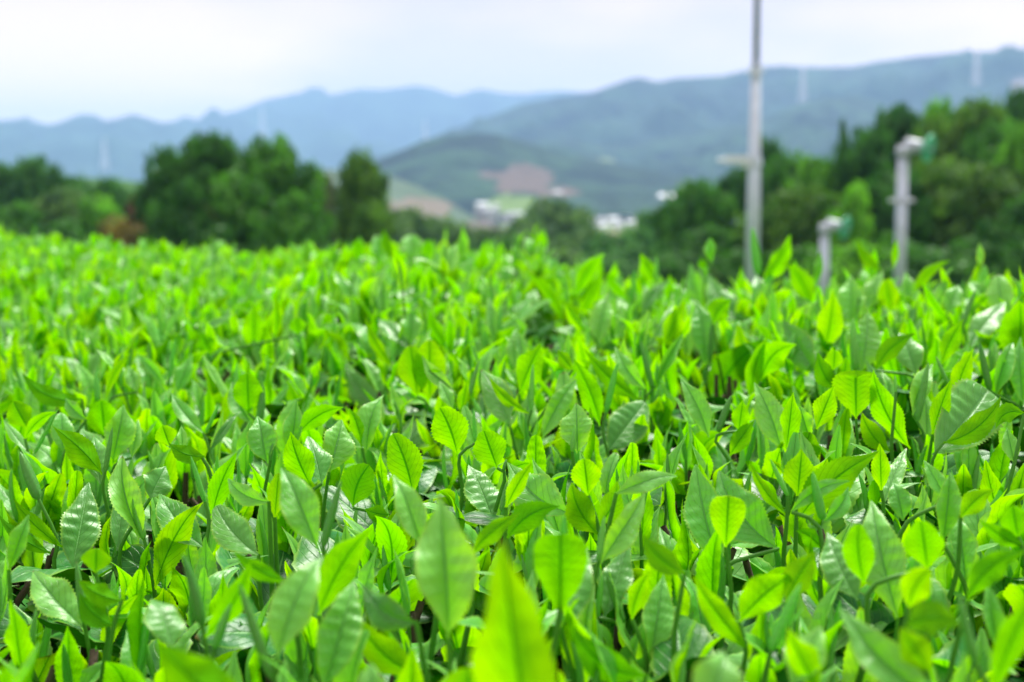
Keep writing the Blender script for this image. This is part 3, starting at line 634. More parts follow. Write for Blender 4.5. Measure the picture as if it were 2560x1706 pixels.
# leaf: kind, base x,y, tip x,y, width, [bend, [lean]]   kinds: T upper side young, U under side young, K upper side mature, V under side mature, B bud, D dark bud
# suffix r rounded tip, g deeply quilted, y extra yellow, f strongly folded
H = [
 ('A', 0, [('Ur', 720, 1470, 690, 1205, 210), ('B', 670, 1215, 655, 1015, 42)], 'rounded glowing yellow-green leaf with a thin bud tip rising behind it, left side'),
 ('A', 0, [('Tf', 770, 1640, 850, 1230, 190), ('T', 900, 1600, 955, 1330, 70)], 'folded bright leaf right beside the rounded glowing leaf, left side'),
 ('A', 0, [('U', 700, 1715, 365, 1405, 170, 30), ('Dx', 720, 1700, 770, 1390, 40), ('K', 690, 1780, 640, 1420, 150)], 'tall shoot with long yellow-green leaf leaning left, lower left'),
 ('A', 0, [('Tg', 1740, 1390, 1575, 1070, 150, -15), ('D', 1785, 1345, 1800, 1095, 55), ('Ur', 1700, 1300, 1690, 1020, 200, 0, -.1)], 'glossy bright leaf leaning left beside a dark upright bud, left of centre'),
 ('A', 0, [('Tg', 1830, 1640, 1760, 1300, 195), ('D', 1850, 1620, 1865, 1500, 30)], 'glossy quilted leaf standing upright under the dark bud, left of centre'),
 ('A', 0, [('Tf', 1975, 1600, 2025, 1200, 115, 10), ('U', 2040, 1440, 2350, 1245, 130, -35)], 'folded pale leaf with a flat leaf reaching right'),
 ('A', 0, [('U', 2130, 1800, 1985, 1420, 190, -20), ('K', 2200, 1780, 2120, 1430, 190)], 'oval yellow leaf in front of a grey-green one, left of centre'),
 ('A', 0, [('T', 2250, 1700, 2353, 1330, 230)], 'broad pale green leaf seen flat, left of centre'),
 ('A', 0, [('T', 1390, 1430, 1165, 1145, 100, -20), ('K', 1440, 1550, 1640, 1280, 50, -10), ('B', 1410, 1430, 1500, 1230, 30)], 'slender shoot with leaf arching left and stem bare below it, left half'),
 ('A', 0, [('T', 1210, 1160, 1310, 885, 115), ('T', 1120, 1100, 925, 890, 75, 20), ('B', 1160, 1060, 1200, 780, 36)], 'soft focus pale leaf pair with a thin bud, left half'),
 ('A', 0, [('U', 1735, 900, 1735, 545, 158), ('T', 1720, 940, 1645, 650, 70), ('T', 1750, 940, 1800, 660, 70)], 'tall yellow pointed leaf standing above the blurred shoots, left half'),
 ('A', 0, [('U', 725, 1190, 895, 885, 55, -30), ('T', 940, 1150, 870, 960, 90)], 'arching narrow leaf in soft focus, left part'),
 ('A', 0, [('V', 560, 1200, 150, 1035, 120, -60)], 'dark leaf arching flat to the left above the sharp shoots, far left'),
 ('A', 0, [('K', 200, 1570, 20, 1320, 60, -8), ('B', 235, 1575, 400, 1262, 30), ('U', 170, 1470, 385, 1285, 75, -30)], 'shoot with narrow dark leaf and long rolled bud, far left'),
 ('A', 0, [('Ur', 190, 1400, 90, 1215, 170)], 'blurred rounded green leaf at the far left'),
 ('A', 0, [('T', 590, 1340, 440, 1190, 90, -10), ('Tr', 430, 1560, 420, 1290, 150)], 'pale leaf pair leaning left, left of the rounded glowing leaf'),
 ('A', -.02, [('K', 690, 1640, 545, 1380, 170)], 'bluish dark leaf under the rounded glowing leaf'),
 ('A', 0, [('Ur', 1160, 1520, 1110, 1380, 140), ('T', 1250, 1540, 1240, 1380, 60), ('V', 1400, 1590, 1150, 1500, 110, -30)], 'low rounded leaf between larger shoots, left half'),
 ('A', 0, [('Ur', 2040, 760, 1330+700, 640, 110), ('U', 1440, 890, 1370, 740, 120)], 'pair of soft yellow leaves in the blurred zone, left half'),
 ('B', 0, [('U', 1535, 705, 1250, 310, 70, 45), ('B', 1560, 640, 1545, 360, 34), ('U', 1608, 510, 1803, 198, 115, -25), ('U', 1625, 660, 1795, 318, 120, 10), ('K', 1535, 860, 1280, 595, 130, -15)], 'tall leading shoot with leaf curling left and twin upright leaves, centre skyline'),
 ('B', 0, [('T', 1745, 860, 1832, 460, 150), ('Uf', 1712, 745, 1540, 540, 75, -20), ('K', 1790, 850, 1960, 820, 60)], 'shoot with a pale veined upright leaf and a small leaf hooking left, centre'),
 ('B', 0, [('U', 370, 985, 163, 640, 70, -25), ('B', 378, 960, 312, 715, 22), ('Tf', 412, 1090, 640, 702, 55, -20), ('K', 360, 1310, 0, 885, 150, -60)], 'slim shoot with long leaf leaning left and arched bluish leaf below'),
 ('B', .0, [('Ur', 530, 1180, 480, 830, 215), ('Ur', 612, 1210, 612, 793, 225)], 'two broad rounded green leaves standing close together, centre left'),
 ('B', 0, [('U', 1293, 1295, 1018, 1040, 70, -35), ('B', 1310, 1275, 1320, 958, 40), ('Tg', 1380, 1480, 1640, 1040, 135, -25), ('T', 1260, 1450, 1225, 1235, 45)], 'shoot with leaf curving left, upright bud and glossy leaf leaning right, centre'),
 ('B', 0, [('U', 1225, 1165, 1382, 820, 185, -12)], 'oval yellow-green leaf tilted right behind the upright bud, centre'),
 ('B', 0, [('K', 1165, 1390, 955, 985, 190, 20)], 'broad bluish leaf with dark rim left of the centre bud'),
 ('B', 0, [('Ur', 800, 1570, 680, 1258, 250, 15), ('B', 930, 1500, 915, 1270, 34)], 'large rounded glowing leaf on a bare stem at the centre'),
 ('B', 0, [('Ur', 1075, 1670, 980, 1410, 225), ('D', 1120, 1690, 1140, 1610, 30), ('U', 1150, 1680, 1290, 1480 + 150, 70)], 'oval glowing leaf lower right of the large rounded centre leaf'),
 ('B', 0, [('T', 180, 1570, 285, 1138, 170, -25), ('Uf', 150, 1535, 60, 1262, 80, 20)], 'pale upright leaf with fine saw edge and small folded leaf, left of centre'),
 ('B', 0, [('Ur', 500, 1860, 360, 1435, 235, 20)], 'large smooth yellow leaf left of the large rounded centre leaf'),
 ('B', 0, [('U', 1782, 1385, 1590, 930, 145, 25), ('Bx', 1822, 1290, 1900, 945, 50), ('Kr', 1830, 1560, 2092, 1215, 260)], 'shoot with long yellow leaf, slim bud and broad bluish leaf on the right'),
 ('B', 0, [('Tg', 1625, 1570, 1618, 1225, 215), ('B', 1590, 1560, 1612, 1370, 40)], 'glossy quilted leaf standing upright, right of centre'),
 ('B', 0, [('D', 2140, 1130, 2055, 795, 45), ('Tf', 2160, 1110, 2353, 750, 80, -20), ('V', 2060, 1210, 1665, 862, 110, -25), ('U', 2160, 1400, 2250, 1220, 130)], 'shoot with dark bud, folded leaf right and green leaf arching left'),
 ('B', 0, [('T', 1075, 855, 1013, 490, 85), ('B', 1092, 760, 1100, 560, 36), ('U', 1098, 890, 1205, 700, 130, -15)], 'twin upright leaves with narrow bud in the middle distance, centre'),
 ('B', 0, [('T', 1200, 1000, 1192, 700, 105), ('T', 1270, 930, 1200, 720, 80)], 'pale narrow leaf pair meeting at the top, centre'),
 ('B', 0, [('U', 2155, 405, 2050, 203, 100), ('B', 2170, 400, 2165, 215, 26)], 'small yellow leaf standing at the tea skyline right of centre'),
 ('B', 0, [('U', 1980, 525, 1815, 330, 55, -20), ('B', 2000, 520, 2018, 315, 36), ('K', 2060, 640, 2290, 372, 75, -40)], 'arched shoot with slim bud at the skyline, right of centre'),
 ('B', 0, [('K', 2090, 860, 2300, 495, 55, 20), ('U', 2215, 840, 2353, 530, 130)], 'narrow bluish leaf beside a yellow pointed leaf, right of centre'),
 ('B', 0, [('T', 790, 1150, 563, 903, 95, -25), ('U', 610, 1000, 700, 1010, 20)], 'serrated pale leaf leaning left, centre left'),
 ('B', 0, [('T', 775, 1260, 678, 1072, 85), ('D', 880, 1200, 952, 935, 36), ('U', 825, 1310, 872, 1065, 75)], 'small bright shoot with slender dark bud above the rounded centre leaf'),
 ('B', 0, [('U', 738, 860, 598, 588, 100, -15), ('T', 480, 830, 490, 580, 150)], 'soft yellow leaf and pale leaf in the blurred zone, centre left'),
 ('B', 0, [('Ur', 125, 250, 122, 108, 95), ('Tr', 280, 280, 250, 80, 105)], 'two rounded leaves standing out at the blurred skyline, centre left'),
 ('B', 0, [('V', 370, 250, 290, 30, 70, -10), ('Tr', 500, 250, 480, 70, 160), ('Ur', 600, 230, 600, 110, 80)], 'blurred shoot with reddish stem at the skyline, centre left'),
 ('B', 0, [('U', 990, 330, 975, 170, 80), ('T', 1110, 400, 1170, 280, 90)], 'blurred bright shoot standing at the skyline near the centre'),
 ('B', 0, [('U', 1590, 1000, 1480, 860, 90), ('Ur', 1260, 1480, 1200, 1350, 150)], 'low rounded green leaf right of the large rounded centre leaf'),
 ('B', 0, [('T', 2090, 1130, 1880, 830, 110, -25)], 'pale leaf leaning left behind the dark bud, right of centre'),
 ('C', 0, [('Bx', 540, 350, 495, 25, 70), ('U', 550, 418, 770, 84, 125, 12)], 'shoot standing out before the tall pole with bud and yellow-green leaf'),
 ('C', 0, [('U', 902, 590, 735, 253, 135, 20), ('Tf', 925, 445, 962, 190, 60)], 'wide yellow leaf and thin folded leaf before the short fan pole'),
 ('C', 0, [('Tf', 218, 275, 205, 88, 75), ('T', 150, 545, 52, 258, 110, -8), ('K', 475, 680, 190, 328, 165, -55), ('V', 190, 300, 120, 260, 60)], 'shoot with pointed top leaf and broad bluish arching leaf, left of the tall pole'),
 ('C', 0, [('U', 228, 690, 350, 520, 150, -30)], 'rounded green leaf folded to the right below the tall pole'),
 ('C', 0, [('Tg', 178, 975, 98, 508, 175, 25), ('D', 205, 945, 227, 628, 42), ('V', 225, 1250, 572, 798, 230, -55)], 'shoot with glossy pale leaf, dark bud and large green leaf curving right'),
 ('C', 0, [('U', 985, 885, 1055, 462, 170, 8)], 'upright yellow oval leaf below the short fan pole'),
 ('C', 0, [('Tg', 1190, 730, 1160, 338, 190), ('D', 1213, 645, 1225, 488, 30)], 'glossy pointed leaf standing highest between the two fan poles'),
 ('C', 0, [('Tg', 1240, 1010, 1285, 588, 235, 8), ('B', 1203, 1000, 1182, 640, 68)], 'large shiny pale leaf with thick bud above the heart-shaped leaf'),
 ('C', 0, [('Urrh', 1205, 1335, 1200, 1000, 285)], 'heart-shaped yellow-green leaf on a thick stem, right part'),
 ('C', 0, [('U', 1572, 1540, 1320, 998, 175, -45)], 'long yellow leaf arching down right of the heart-shaped leaf'),
 ('C', 0, [('K', 932, 1035, 697, 648, 195)], 'broad bluish leaf leaning left, right of centre'),
 ('C', 0, [('V', 1075, 1140, 935, 870, 120, -30), ('V', 1085, 1140, 1140, 900, 90, 10), ('Ur', 1050, 1000, 1060, 860, 110)], 'curled leaf with wavy rim left of the heart-shaped leaf'),
 ('C', 0, [('U', 930, 1405, 1052, 1108, 150)], 'oval leaf tilted right, lower left of the heart-shaped leaf'),
 ('C', 0, [('T', 695, 1560, 508, 1082, 195, 20)], 'large pale pointed leaf with clear midrib left of the heart-shaped leaf'),
 ('C', 0, [('U', 730, 1540, 772, 1148, 130), ('Ur', 815, 1660, 888, 1425, 205), ('Tf', 890, 1480, 820, 1245, 110)], 'shoot with pointed and rounded yellow leaves below the heart-shaped leaf'),
 ('C', 0, [('D', 262, 1425, 352, 1172, 55), ('U', 340, 1590, 520, 1345, 115, -12), ('T', 195, 1460, 0, 1055, 140, 25), ('U', 400, 1420, 432, 1203, 110)], 'shoot with a stout dark bud and long leaf leaning left, right of centre'),
 ('C', 0, [('Krr', 1725, 1580, 2110, 1130, 400, 20), ('V', 1800, 1500, 2200, 1180, 150, 60)], 'very large bluish leaf with curled rim, right side'),
 ('C', 0, [('D', 1620, 1350, 1700, 948, 60), ('T', 1592, 1310, 1755, 928, 125, -30), ('T', 1690, 1470, 1680, 1120, 140)], 'stout dark rolled bud with pale leaf left of the very large bluish leaf'),
 ('C', 0, [('U', 1728, 1440, 1852, 1075, 115, -8)], 'upright yellow leaf above the very large bluish leaf'),
 ('C', 0, [('U', 1880, 1195, 2008, 857, 120, -15), ('D', 1830, 1090, 1750, 905, 32)], 'yellow leaf tilted right with thin bud, upper right'),
 ('C', 0, [('U', 1790, 965, 1942, 658, 115, -18)], 'slender yellow leaf below the dark slim bud, upper right'),
 ('C', 0, [('K', 1970, 860, 2245, 508, 160, -15), ('D', 1935, 690, 2022, 448, 42)], 'bluish leaf leaning right beside a slim dark bud, upper right'),
 ('C', 0, [('V', 1592, 500, 1848, 252, 65, -45), ('T', 1572, 560, 1545, 325, 95)], 'shoot with leaf arching right at the foot of the right fan pole'),
 ('C', 0, [('V', 1392, 320, 1200, 95, 65, -35), ('U', 1462, 300, 1482, 105, 42)], 'narrow leaf hooking left between the fan poles above the tea'),
 ('C', 0, [('T', 1290, 600, 1388, 318, 135, -12), ('Ur', 1445, 610, 1408, 378, 145)], 'pale and yellow leaf pair left of the foot of the right fan pole'),
 ('C', 0, [('U', 1862, 695, 1652, 378, 50, -25), ('T', 1822, 610, 1912, 412, 125)], 'thin arched leaf and pale leaf right of the right fan pole'),
 ('C', 0, [('Tr', 2200, 650, 2175, 343, 175), ('U', 2040, 560, 2110, 495, 70)], 'tall pale leaf standing at the skyline at the far right'),
 ('C', 0, [('V', 1340, 1005, 1602, 758, 115, -40), ('K', 1620, 1035, 1500, 720, 180)], 'green leaf arching right beside the large shiny leaf'),
 ('C', 0, [('D', 2120, 1140, 2048, 808, 55), ('Tf', 2155, 1180, 2300, 788, 105, -20), ('Tg', 2345, 1240, 2308, 758, 135)], 'shoot with dark bud and folded pale leaf at the right edge'),
 ('C', 0, [('B', 1478, 1150, 1470, 1038, 26), ('V', 1440, 1560, 1238, 1290, 130, -30)], 'dark arched leaf hanging right of the thick stem'),
 ('C', 0, [('Tg', 2290, 1640, 2232, 1390, 105), ('V', 2353, 1300, 2160, 1400, 110, 60)], 'small glossy pointed leaf low at the right edge'),
 ('C', -.01, [('U', 480, 800 + 400, 590, 770, 110, -20), ('U', 560, 1080, 790, 810, 200, -60)], 'large dark green leaf behind the curving leaf, below the tall pole'),
 ('D', 0, [('Tf', 975, 612, 820, 15, 205, -40), ('B', 980, 590, 905, 308, 60), ('U', 1055, 935, 1378, 322, 185, -45)], 'tall lower left shoot with two long yellow leaves forming a V'),
 ('D', 0, [('B', 1395, 340, 1298, 28, 42), ('U', 1440, 460, 1612, 0, 135, -25), ('K', 1392, 650, 1080, 250, 230, -40)], 'shoot with slim bud and saw-edged leaf right of the V-shaped shoot'),
 ('D', -.01, [('Kr', 1760, 700, 1470, 365, 235, -35)], 'broad bluish arched leaf, lower left of centre'),
 ('D', -.015, [('Kg', 490, 810, 610, 190, 255)], 'large bluish veined leaf behind the tall lower left shoot'),
 ('D', -.01, [('K', 795, 670, 850, 215, 120), ('K', 1020, 320, 1130, 90, 190)], 'pair of greyish green leaves behind the V-shaped shoot'),
 ('D', 0, [('D', 262, 320, 138, 0, 90), ('U', 425, 650, 88, 318, 90, -25), ('V', 345, 690, -20, 425, 90, -30)], 'dark stemmed shoot with stout bud and arched leaves at the lower left edge'),
 ('D', 0, [('Tf', 60, 805, 200, 425, 110)], 'folded pale green leaf near the lower left edge'),
 ('D', .58, [('T', 565, 1200, 182, 758, 235, -15), ('D', 572, 1160, 520, 745, 60)], 'large pale leaf leaning left with dark bud, bottom left'),
 ('D', .60, [('U', 708, 1410, 952, 950, 110, -55)], 'rolled leaf bending right with browned tip, bottom left'),
 ('D', -.01, [('K', 1175, 1330, 1060, 945, 235)], 'dark glossy leaf right of the long stem, bottom left'),
 ('D', 0, [('D', 1378, 1185, 1243, 700, 85, 15), ('U', 1385, 1270, 1705, 745, 155, 45)], 'lower shoot with rolled bud and saw-edged leaf leaning right'),
 ('D', .37, [('U', 1750, 1760, 1065, 1295, 330, -70)], 'big blurred leaf close to the camera, bottom left'),
 ('D', .47, [('B', 1460, 1340, 1572, 1035, 75)], 'blurred pointed bud above the big blurred leaf, bottom left'),
 ('D', .44, [('T', 1880, 1400, 2180, 665, 280, -20), ('D', 1850, 1540, 1630, 900, 85)], 'blurred pale leaf leaning right with dark bud, bottom, left of centre'),
 ('D', .50, [('U', 1940, 880, 1598, 688, 105, -25)], 'soft yellow leaf pointing left above the blurred pale leaf'),
 ('D', .54, [('T', 2165, 660, 1905, 75, 240, 10), ('D', 2200, 650, 2322, 195, 70)], 'large pale pointed leaf and dark bud left of the bottom centre'),
 ('D', .50, [('U', 2170, 1110, 2530, 505, 220, -40)], 'green leaf reaching right, left of the big folded leaf'),
 ('D', .46, [('Tgg', 2200, 1640, 2430, 820, 280)], 'strongly quilted glossy leaf, bottom, left of the big folded leaf'),
 ('D', 0, [('Ur', 1870, 445, 1895, 145, 115)], 'small oval green leaf on a stem, lower left of centre'),
 ('D', -.02, [('V', 830, 1010, 535, 875, 130, -25), ('V', 770, 1180, 540, 960, 150, -35)], 'dark saw-edged leaves low behind the long stem, bottom left'),
 ('D', 0, [('T', 1830, 340, 1540, 175, 120, -40)], 'pale arched leaf pointing left, lower left of centre'),
 ('D', .33, [('U', 20, 1640, 50, 1440, 130)], 'blurred leaf tip in the bottom left corner'),
 ('D', -.01, [('Vr', 650, 825, 655, 655, 185)], 'rounded dark green leaf left of the long stem, lower left'),
 ('E', .52, [('T', 570, 660, 368, 150, 195, 5)], 'pale pointed leaf behind the big folded leaf, bottom centre'),
 ('E', .45, [('Tff', 740, 1270, 675, 285, 350, 10)], 'big folded pale leaf standing upright, blurred, bottom centre'),
 ('E', .355, [('U', 1290, 2350, 1080, 600, 530, 30)], 'largest blurred yellow-green leaf close to the camera, bottom centre'),
 ('E', .47, [('Urr', 1500, 1095, 1500, 555, 335), ('B', 1530, 700, 1522, 425, 55)], 'rounded glowing leaf on a stem with bud tip above, bottom centre right'),
 ('E', .49, [('K', 1500, 1200, 1690, 630, 240)], 'pale grey-green leaf behind the rounded glowing leaf, bottom'),
 ('E', .54, [('U', 900, 700, 1228, 425, 115, -35)], 'rolled yellow leaf pointing right, right of the big folded leaf'),
 ('E', 0, [('T', 1775, 760, 2112, 275, 200, -15), ('B', 1762, 740, 1802, 435, 55)], 'pale pointed leaf leaning right with slim bud, lower right of centre'),
 ('E', 0, [('V', 1750, 560, 1560, 200, 190, -30), ('Ur', 1690, 300, 1660, 45, 205), ('V', 1760, 500, 1900, 190, 150, 30)], 'curled dark leaf with pale wavy rim, lower centre'),
 ('E', -.01, [('T', 1580, 420, 1140, 45, 270, -70)], 'broad glossy pale leaf arching left, lower centre'),
 ('E', -.015, [('Kg', 1050, 470, 880, 70, 210)], 'dark shiny veined leaf at the lower centre'),
 ('E', -.01, [('V', 1140, 590, 1495, 370, 170, -55)], 'dark underside leaf reaching right, lower centre'),
 ('E', 0, [('V', 2345, 830, 2050, 562, 150, -30)], 'dark green leaf arching left, lower right of centre'),
 ('E', .47, [('V', 2080, 1520, 1590, 1185, 200, -100)], 'blurred green leaf arching left, bottom right of centre'),
 ('E', .53, [('T', 2110, 1420, 2205, 825, 205), ('U', 1985, 1140, 2112, 808, 115, -25)], 'pale folded leaf and narrow yellow leaf, bottom right of centre'),
 ('E', .55, [('D', 1935, 1160, 1813, 838, 60), ('B', 1755, 1130, 1785, 830, 50)], 'two slim rolled buds low right of the rounded glowing leaf'),
 ('E', -.02, [('K', 1800, 1120, 1965, 620, 200)], 'large dark leaf right of the rounded glowing leaf'),
 ('E', 0, [('U', 1130, 380, 1303, 78, 95, -10), ('D', 1095, 400, 1140, 200, 36)], 'narrow folded yellow leaf above the arched glossy leaf, lower centre'),
 ('E', .40, [('T', 220, 1780, 200, 1425, 190), ('Ur', 850, 1880, 880, 1470, 420)], 'blurred rounded leaf tops at the bottom edge'),
 ('E', -.01, [('K', 520, 1160, 150, 900, 200, -70)], 'dark arched leaf with saw edge left of the big folded leaf'),
 ('E', .50, [('V', 560, 1520, 120, 1110, 210, -75)], 'dark blurred leaf arching left, bottom centre left'),
 ('E', 0, [('T', 1880, 285, 2310, 148, 130, -20)], 'pale leaf pointing right, lower right of centre'),
 ('E', -.01, [('Vr', 90, 380, 200, 90, 230, -30), ('V', 330, 430, 170, 390, 100, -10)], 'rounded dark leaf behind the lower shoots, centre left'),
 ('F', 0, [('T', 272, 770, 105, 80, 265, -20), ('T', 675, 660, 235, 105, 300, -60)], 'pair of large pale leaves behind the small spoon-shaped leaf, lower right'),
 ('F', .56, [('Urry', 312, 650, 330, 298, 220)], 'small spoon-shaped bright yellow leaf on a stem, lower right'),
 ('F', 0, [('Tg', 1485, 1130, 1285, 290, 290, -10)], 'large pointed pale leaf with strong midrib, lower right'),
 ('F', 0, [('Ur', 1255, 900, 1215, 490, 200, -20), ('Ur', 1685, 800, 1640, 465, 245)], 'two rounded glowing leaves flanking the large pointed pale leaf'),
 ('F', 0, [('Ury', 1560, 1060, 1700, 800, 195, -30)], 'small bright yellow curled leaf right of the large pointed leaf'),
 ('F', 0, [('T', 1940, 890, 1880, 418, 190, 10), ('Tf', 1790, 620, 1838, 135, 155, 5)], 'two pointed pale leaves one above the other, lower right'),
 ('F', 0, [('Tg', 1520, 470, 1448, 195, 150, 8), ('T', 1820, 340, 1658, 58, 105, 5)], 'two small pointed pale leaves above the rounded glowing pair'),
 ('F', 0, [('U', 1960, 1010, 2345, 680, 165, -70)], 'long green leaf arching to the right edge'),
 ('F', 0, [('U', 1910, 448, 2125, 258, 135, -20)], 'serrated yellow leaf pointing right, lower right'),
 ('F', 0, [('T', 760, 410, 1160, 200, 95, -50), ('B', 972, 460, 902, 135, 72), ('T', 985, 470, 1150, 235, 110, 25), ('U', 970, 660, 790, 535, 110, 20), ('T', 940, 950, 895, 775, 60), ('T', 990, 970, 1092, 700, 80, 25)], 'tall multi-leaved shoot with thick blunt bud, right of the spoon-shaped leaf'),
 ('F', 0, [('U', 732, 430, 468, 68, 65, -25), ('B', 735, 300, 615, 50, 40)], 'thin bent leaf leaning left beside the multi-leaved shoot'),
 ('F', 0, [('V', 790, 490, 1345, 15, 230, -60), ('U', 800, 300, 830, -20, 200)], 'large dark leaf reaching right below the heart-shaped leaf'),
 ('F', -.01, [('Kg', 1215, 1010, 1010, 530, 235, -30)], 'dark leaf with pale midrib left of the large pointed pale leaf'),
 ('F', .42, [('T', 1800, 1750, 1075, 1035, 270, -60)], 'large blurred pale leaf leaning left, bottom right'),
 ('F', .50, [('U', 470, 1350, 75, 835, 150, -20), ('U', 400, 1160, 770, 830, 240, -20)], 'wavy bright leaf with rolled rim, bottom right of centre'),
 ('F', .47, [('B', 620, 1350, 822, 895, 90)], 'blurred thick bud pointing up right, bottom right of centre'),
 ('F', .42, [('Uf', 970, 1680, 738, 1185, 200, -20), ('T', 760, 1600, 960, 1180, 260)], 'pale leaf with yellow rim at the bottom right'),
 ('F', .36, [('T', 180, 1780, 330, 1330, 330)], 'blurred pale leaf at the bottom edge, right of centre'),
 ('F', .40, [('U', 2130, 1620, 2440, 930, 170, -20), ('D', 2010, 1440, 1888, 950, 80)], 'blurred yellow leaf sweeping up in the bottom right corner'),
 ('F', .46, [('Tf', 2180, 1420, 2090, 878, 130)], 'narrow pale folded leaf in the bottom right corner'),
 ('F', -.005, [('V', 1540, 1200, 1890, 1180, 220, -60), ('V', 1700, 1500, 1500, 1200, 200)], 'dark curled leaf with pale rim, bottom right'),
 ('F', -.01, [('V', 715, 1030, 930, 680, 180, -20)], 'dark green leaf leaning right behind the multi-leaved shoot'),
 ('F', 0, [('Ur', 2300, 580, 2260, 365, 180), ('U', 2345, 650, 2040, 455, 100, -20)], 'rounded green leaf at the right edge, lower right'),
 ('F', 0, [('U', 1370, 262, 1360, -60, 110), ('K', 1390, 340, 1540, -40, 110)], 'green leaf pair under the very large bluish leaf'),
]
rs = random.Random(4)
GR = 8; GW, GH = 2560 // GR + 1, 1706 // GR + 1
hmask = np.full((GH, GW), 99.)
def rasterise(V, pad=0):
    q = V - CAM; d = q @ FWD; x = 1280 + FX * (q @ RT) / d; y = 853 - FX * (q @ UP) / d
    return x, y, d
shoots = []        # dicts: parts [(name, V, F, U, age, rnd, matkey, label)], root, label, px size
def dens(x, y, d, L_m): return L_m * FX / d
for hi, (cr_, dd, leaves, lab) in enumerate(H):
    ox, oy, sc = CR[cr_]; parts = []
    conv = lambda x, y: (ox + x / sc, oy + y / sc)
    tips = [conv(l[3], l[4]) for l in leaves]; tp = min(tips, key=lambda t: t[1])
    d = dd if dd > .2 else surf_depth(tp[0], tp[1], dd)
    d = max(.3, d)
    bases = []; rnd0 = rs.random()
    for li, l in enumerate(leaves):
        k, bx, by, tx, ty, w = l[:6]; bend = l[6] if len(l) > 6 else 0; kind = k[0]
        b2 = conv(bx, by); t2 = conv(tx, ty); Lp = math.hypot(t2[0] - b2[0], t2[1] - b2[1]) / FX * d
        lean = {'T': .42, 'K': .75, 'U': -.30, 'V': -.55, 'B': .05, 'D': .05}[kind]
        if len(l) > 7: lean = l[7]
        dz = lean * Lp * (.6 if 'f' in k else 1)
        up_ness = abs(t2[1] - b2[1]) / (math.hypot(t2[0] - b2[0], t2[1] - b2[1]) + 1)
        if kind in 'UV' and up_ness < .75: dz *= .5
        P0 = P(*b2, d); P1 = P(*t2, d + dz)
        mx_, my_ = (b2[0] + t2[0]) / 2, (b2[1] + t2[1]) / 2; dx, dy = t2[0] - b2[0], t2[1] - b2[1]; ll = math.hypot(dx, dy)
        mx_ += -dy / ll * bend / sc; my_ += dx / ll * bend / sc
        arch = (.07 if kind in 'TK' else -.10 if kind in 'UV' else 0) * Lp
        if 'rr' in k: arch -= .05 * Lp
        Pm = P(mx_, my_, d + dz * .5 - arch * (1 if kind in 'TK' else -1) * .8)
        wd = w / sc / FX * d * (1.12 if 'f' in k else 1.04)
        T_ = nrm(P1 - P0); V_ = nrm(CAM - (P0 + P1) / 2); age = {'T': 1, 'U': 1, 'K': .42, 'V': .62, 'B': .9, 'D': .5}[kind]
        age = np.clip(age - rs.uniform(0, .22), 0, 1) if kind in 'TU' else np.clip(age + rs.uniform(-.1, .15), 0, 1)
        if 'y' in k: age = 1.0
        # leaves rooted deep in the hedge are older and darker in pigment
        pxh = math.hypot((t2[0] - b2[0]), (t2[1] - b2[1])) * .4
        if kind in 'BD':
            na = 14; V, F, U = bud_geo(P0, Pm, P1, wd * .95, 8, na)
            parts.append(('bud', V, F, U, age, rnd0, 'L', None))
        else:
            N0 = V_ if kind in 'TK' else -V_
            roll = R(rs.uniform(-22, 22)) if 'r' not in k else R(rs.uniform(-8, 8))
            S_ = nrm(np.cross(T_, N0)); N1 = nrm(np.cross(S_, T_)); N0 = N1 * math.cos(roll) + S_ * math.sin(roll)
            na = int(np.clip(pxh / 1.7, 16, 56)); na += na % 2
            fold = {'T': .60, 'K': .42, 'U': .48, 'V': .42}[kind] * rs.uniform(.7, 1.3) + (.5 if 'f' in k else 0)
            if 'h' in k: fold = .45
            V, F, U = leaf_geo(P0, Pm, P1, N0, wd / math.cos(fold * .7) / math.cos(roll), fold, na, 8, blunt=1.0 if 'rr' in k else .42 if 'r' in k else .0 + .12 * rs.random(), teeth=.075,
                               quilt=2.2 if 'gg' in k else 1.5 if 'g' in k else .5 if kind in 'UV' else .9, wav=.35 if 'r' in k else .8, seed=hi * 10 + li)
            if 'h' in k:         # notch of the heart: the tip is folded outwards
                vv = U[:, 1]; V = V + (vv[:, None] > .8) * ((vv - .8)[:, None] * 5) ** 2 * (1 - np.abs(U[:, :1]) ** .7) * np.array([0, -.004, -.0055])
            lb = 'dark glossy mature leaf' if kind == 'K' else None
            parts.append(('leaf', V, F, U, float(age), float(np.clip(rnd0 + rs.uniform(-.25, .25), 0, 1)), 'L', None))
        bases.append((b2[1], P0))
        x, y, dq = rasterise(V); gi = (y / GR).astype(int); gj = (x / GR).astype(int); ok = (gi >= 0) & (gi < GH) & (gj >= 0) & (gj < GW)
        np.minimum.at(hmask, (gi[ok], gj[ok]), dq[ok])
        if len(F) > 40:                      # fill between the vertices
            c = V[F].mean(1); x, y, dq = rasterise(c); gi = (y / GR).astype(int); gj = (x / GR).astype(int); ok = (gi >= 0) & (gi < GH) & (gj >= 0) & (gj < GW)
            np.minimum.at(hmask, (gi[ok], gj[ok]), dq[ok])
    bases.sort(key=lambda b: b[0]); low = bases[-1][1]
    p1 = low + np.array([rs.uniform(-.006, .006), .002, -.022]); p2 = p1 + np.array([rs.uniform(-.01, .01), .006, -.035]); p3 = p2 + np.array([0, .004, -.03])
    pts = []
    for b in bases:
        if not pts or np.linalg.norm(b[1] - pts[-1]) > .004: pts.append(b[1])
    pts += [p1, p2, p3]; pts = np.array(pts)
    # smooth resample
    t = np.concatenate([[0], np.cumsum(np.linalg.norm(np.diff(pts, axis=0), axis=1))]); tt = np.linspace(0, t[-1], 18)
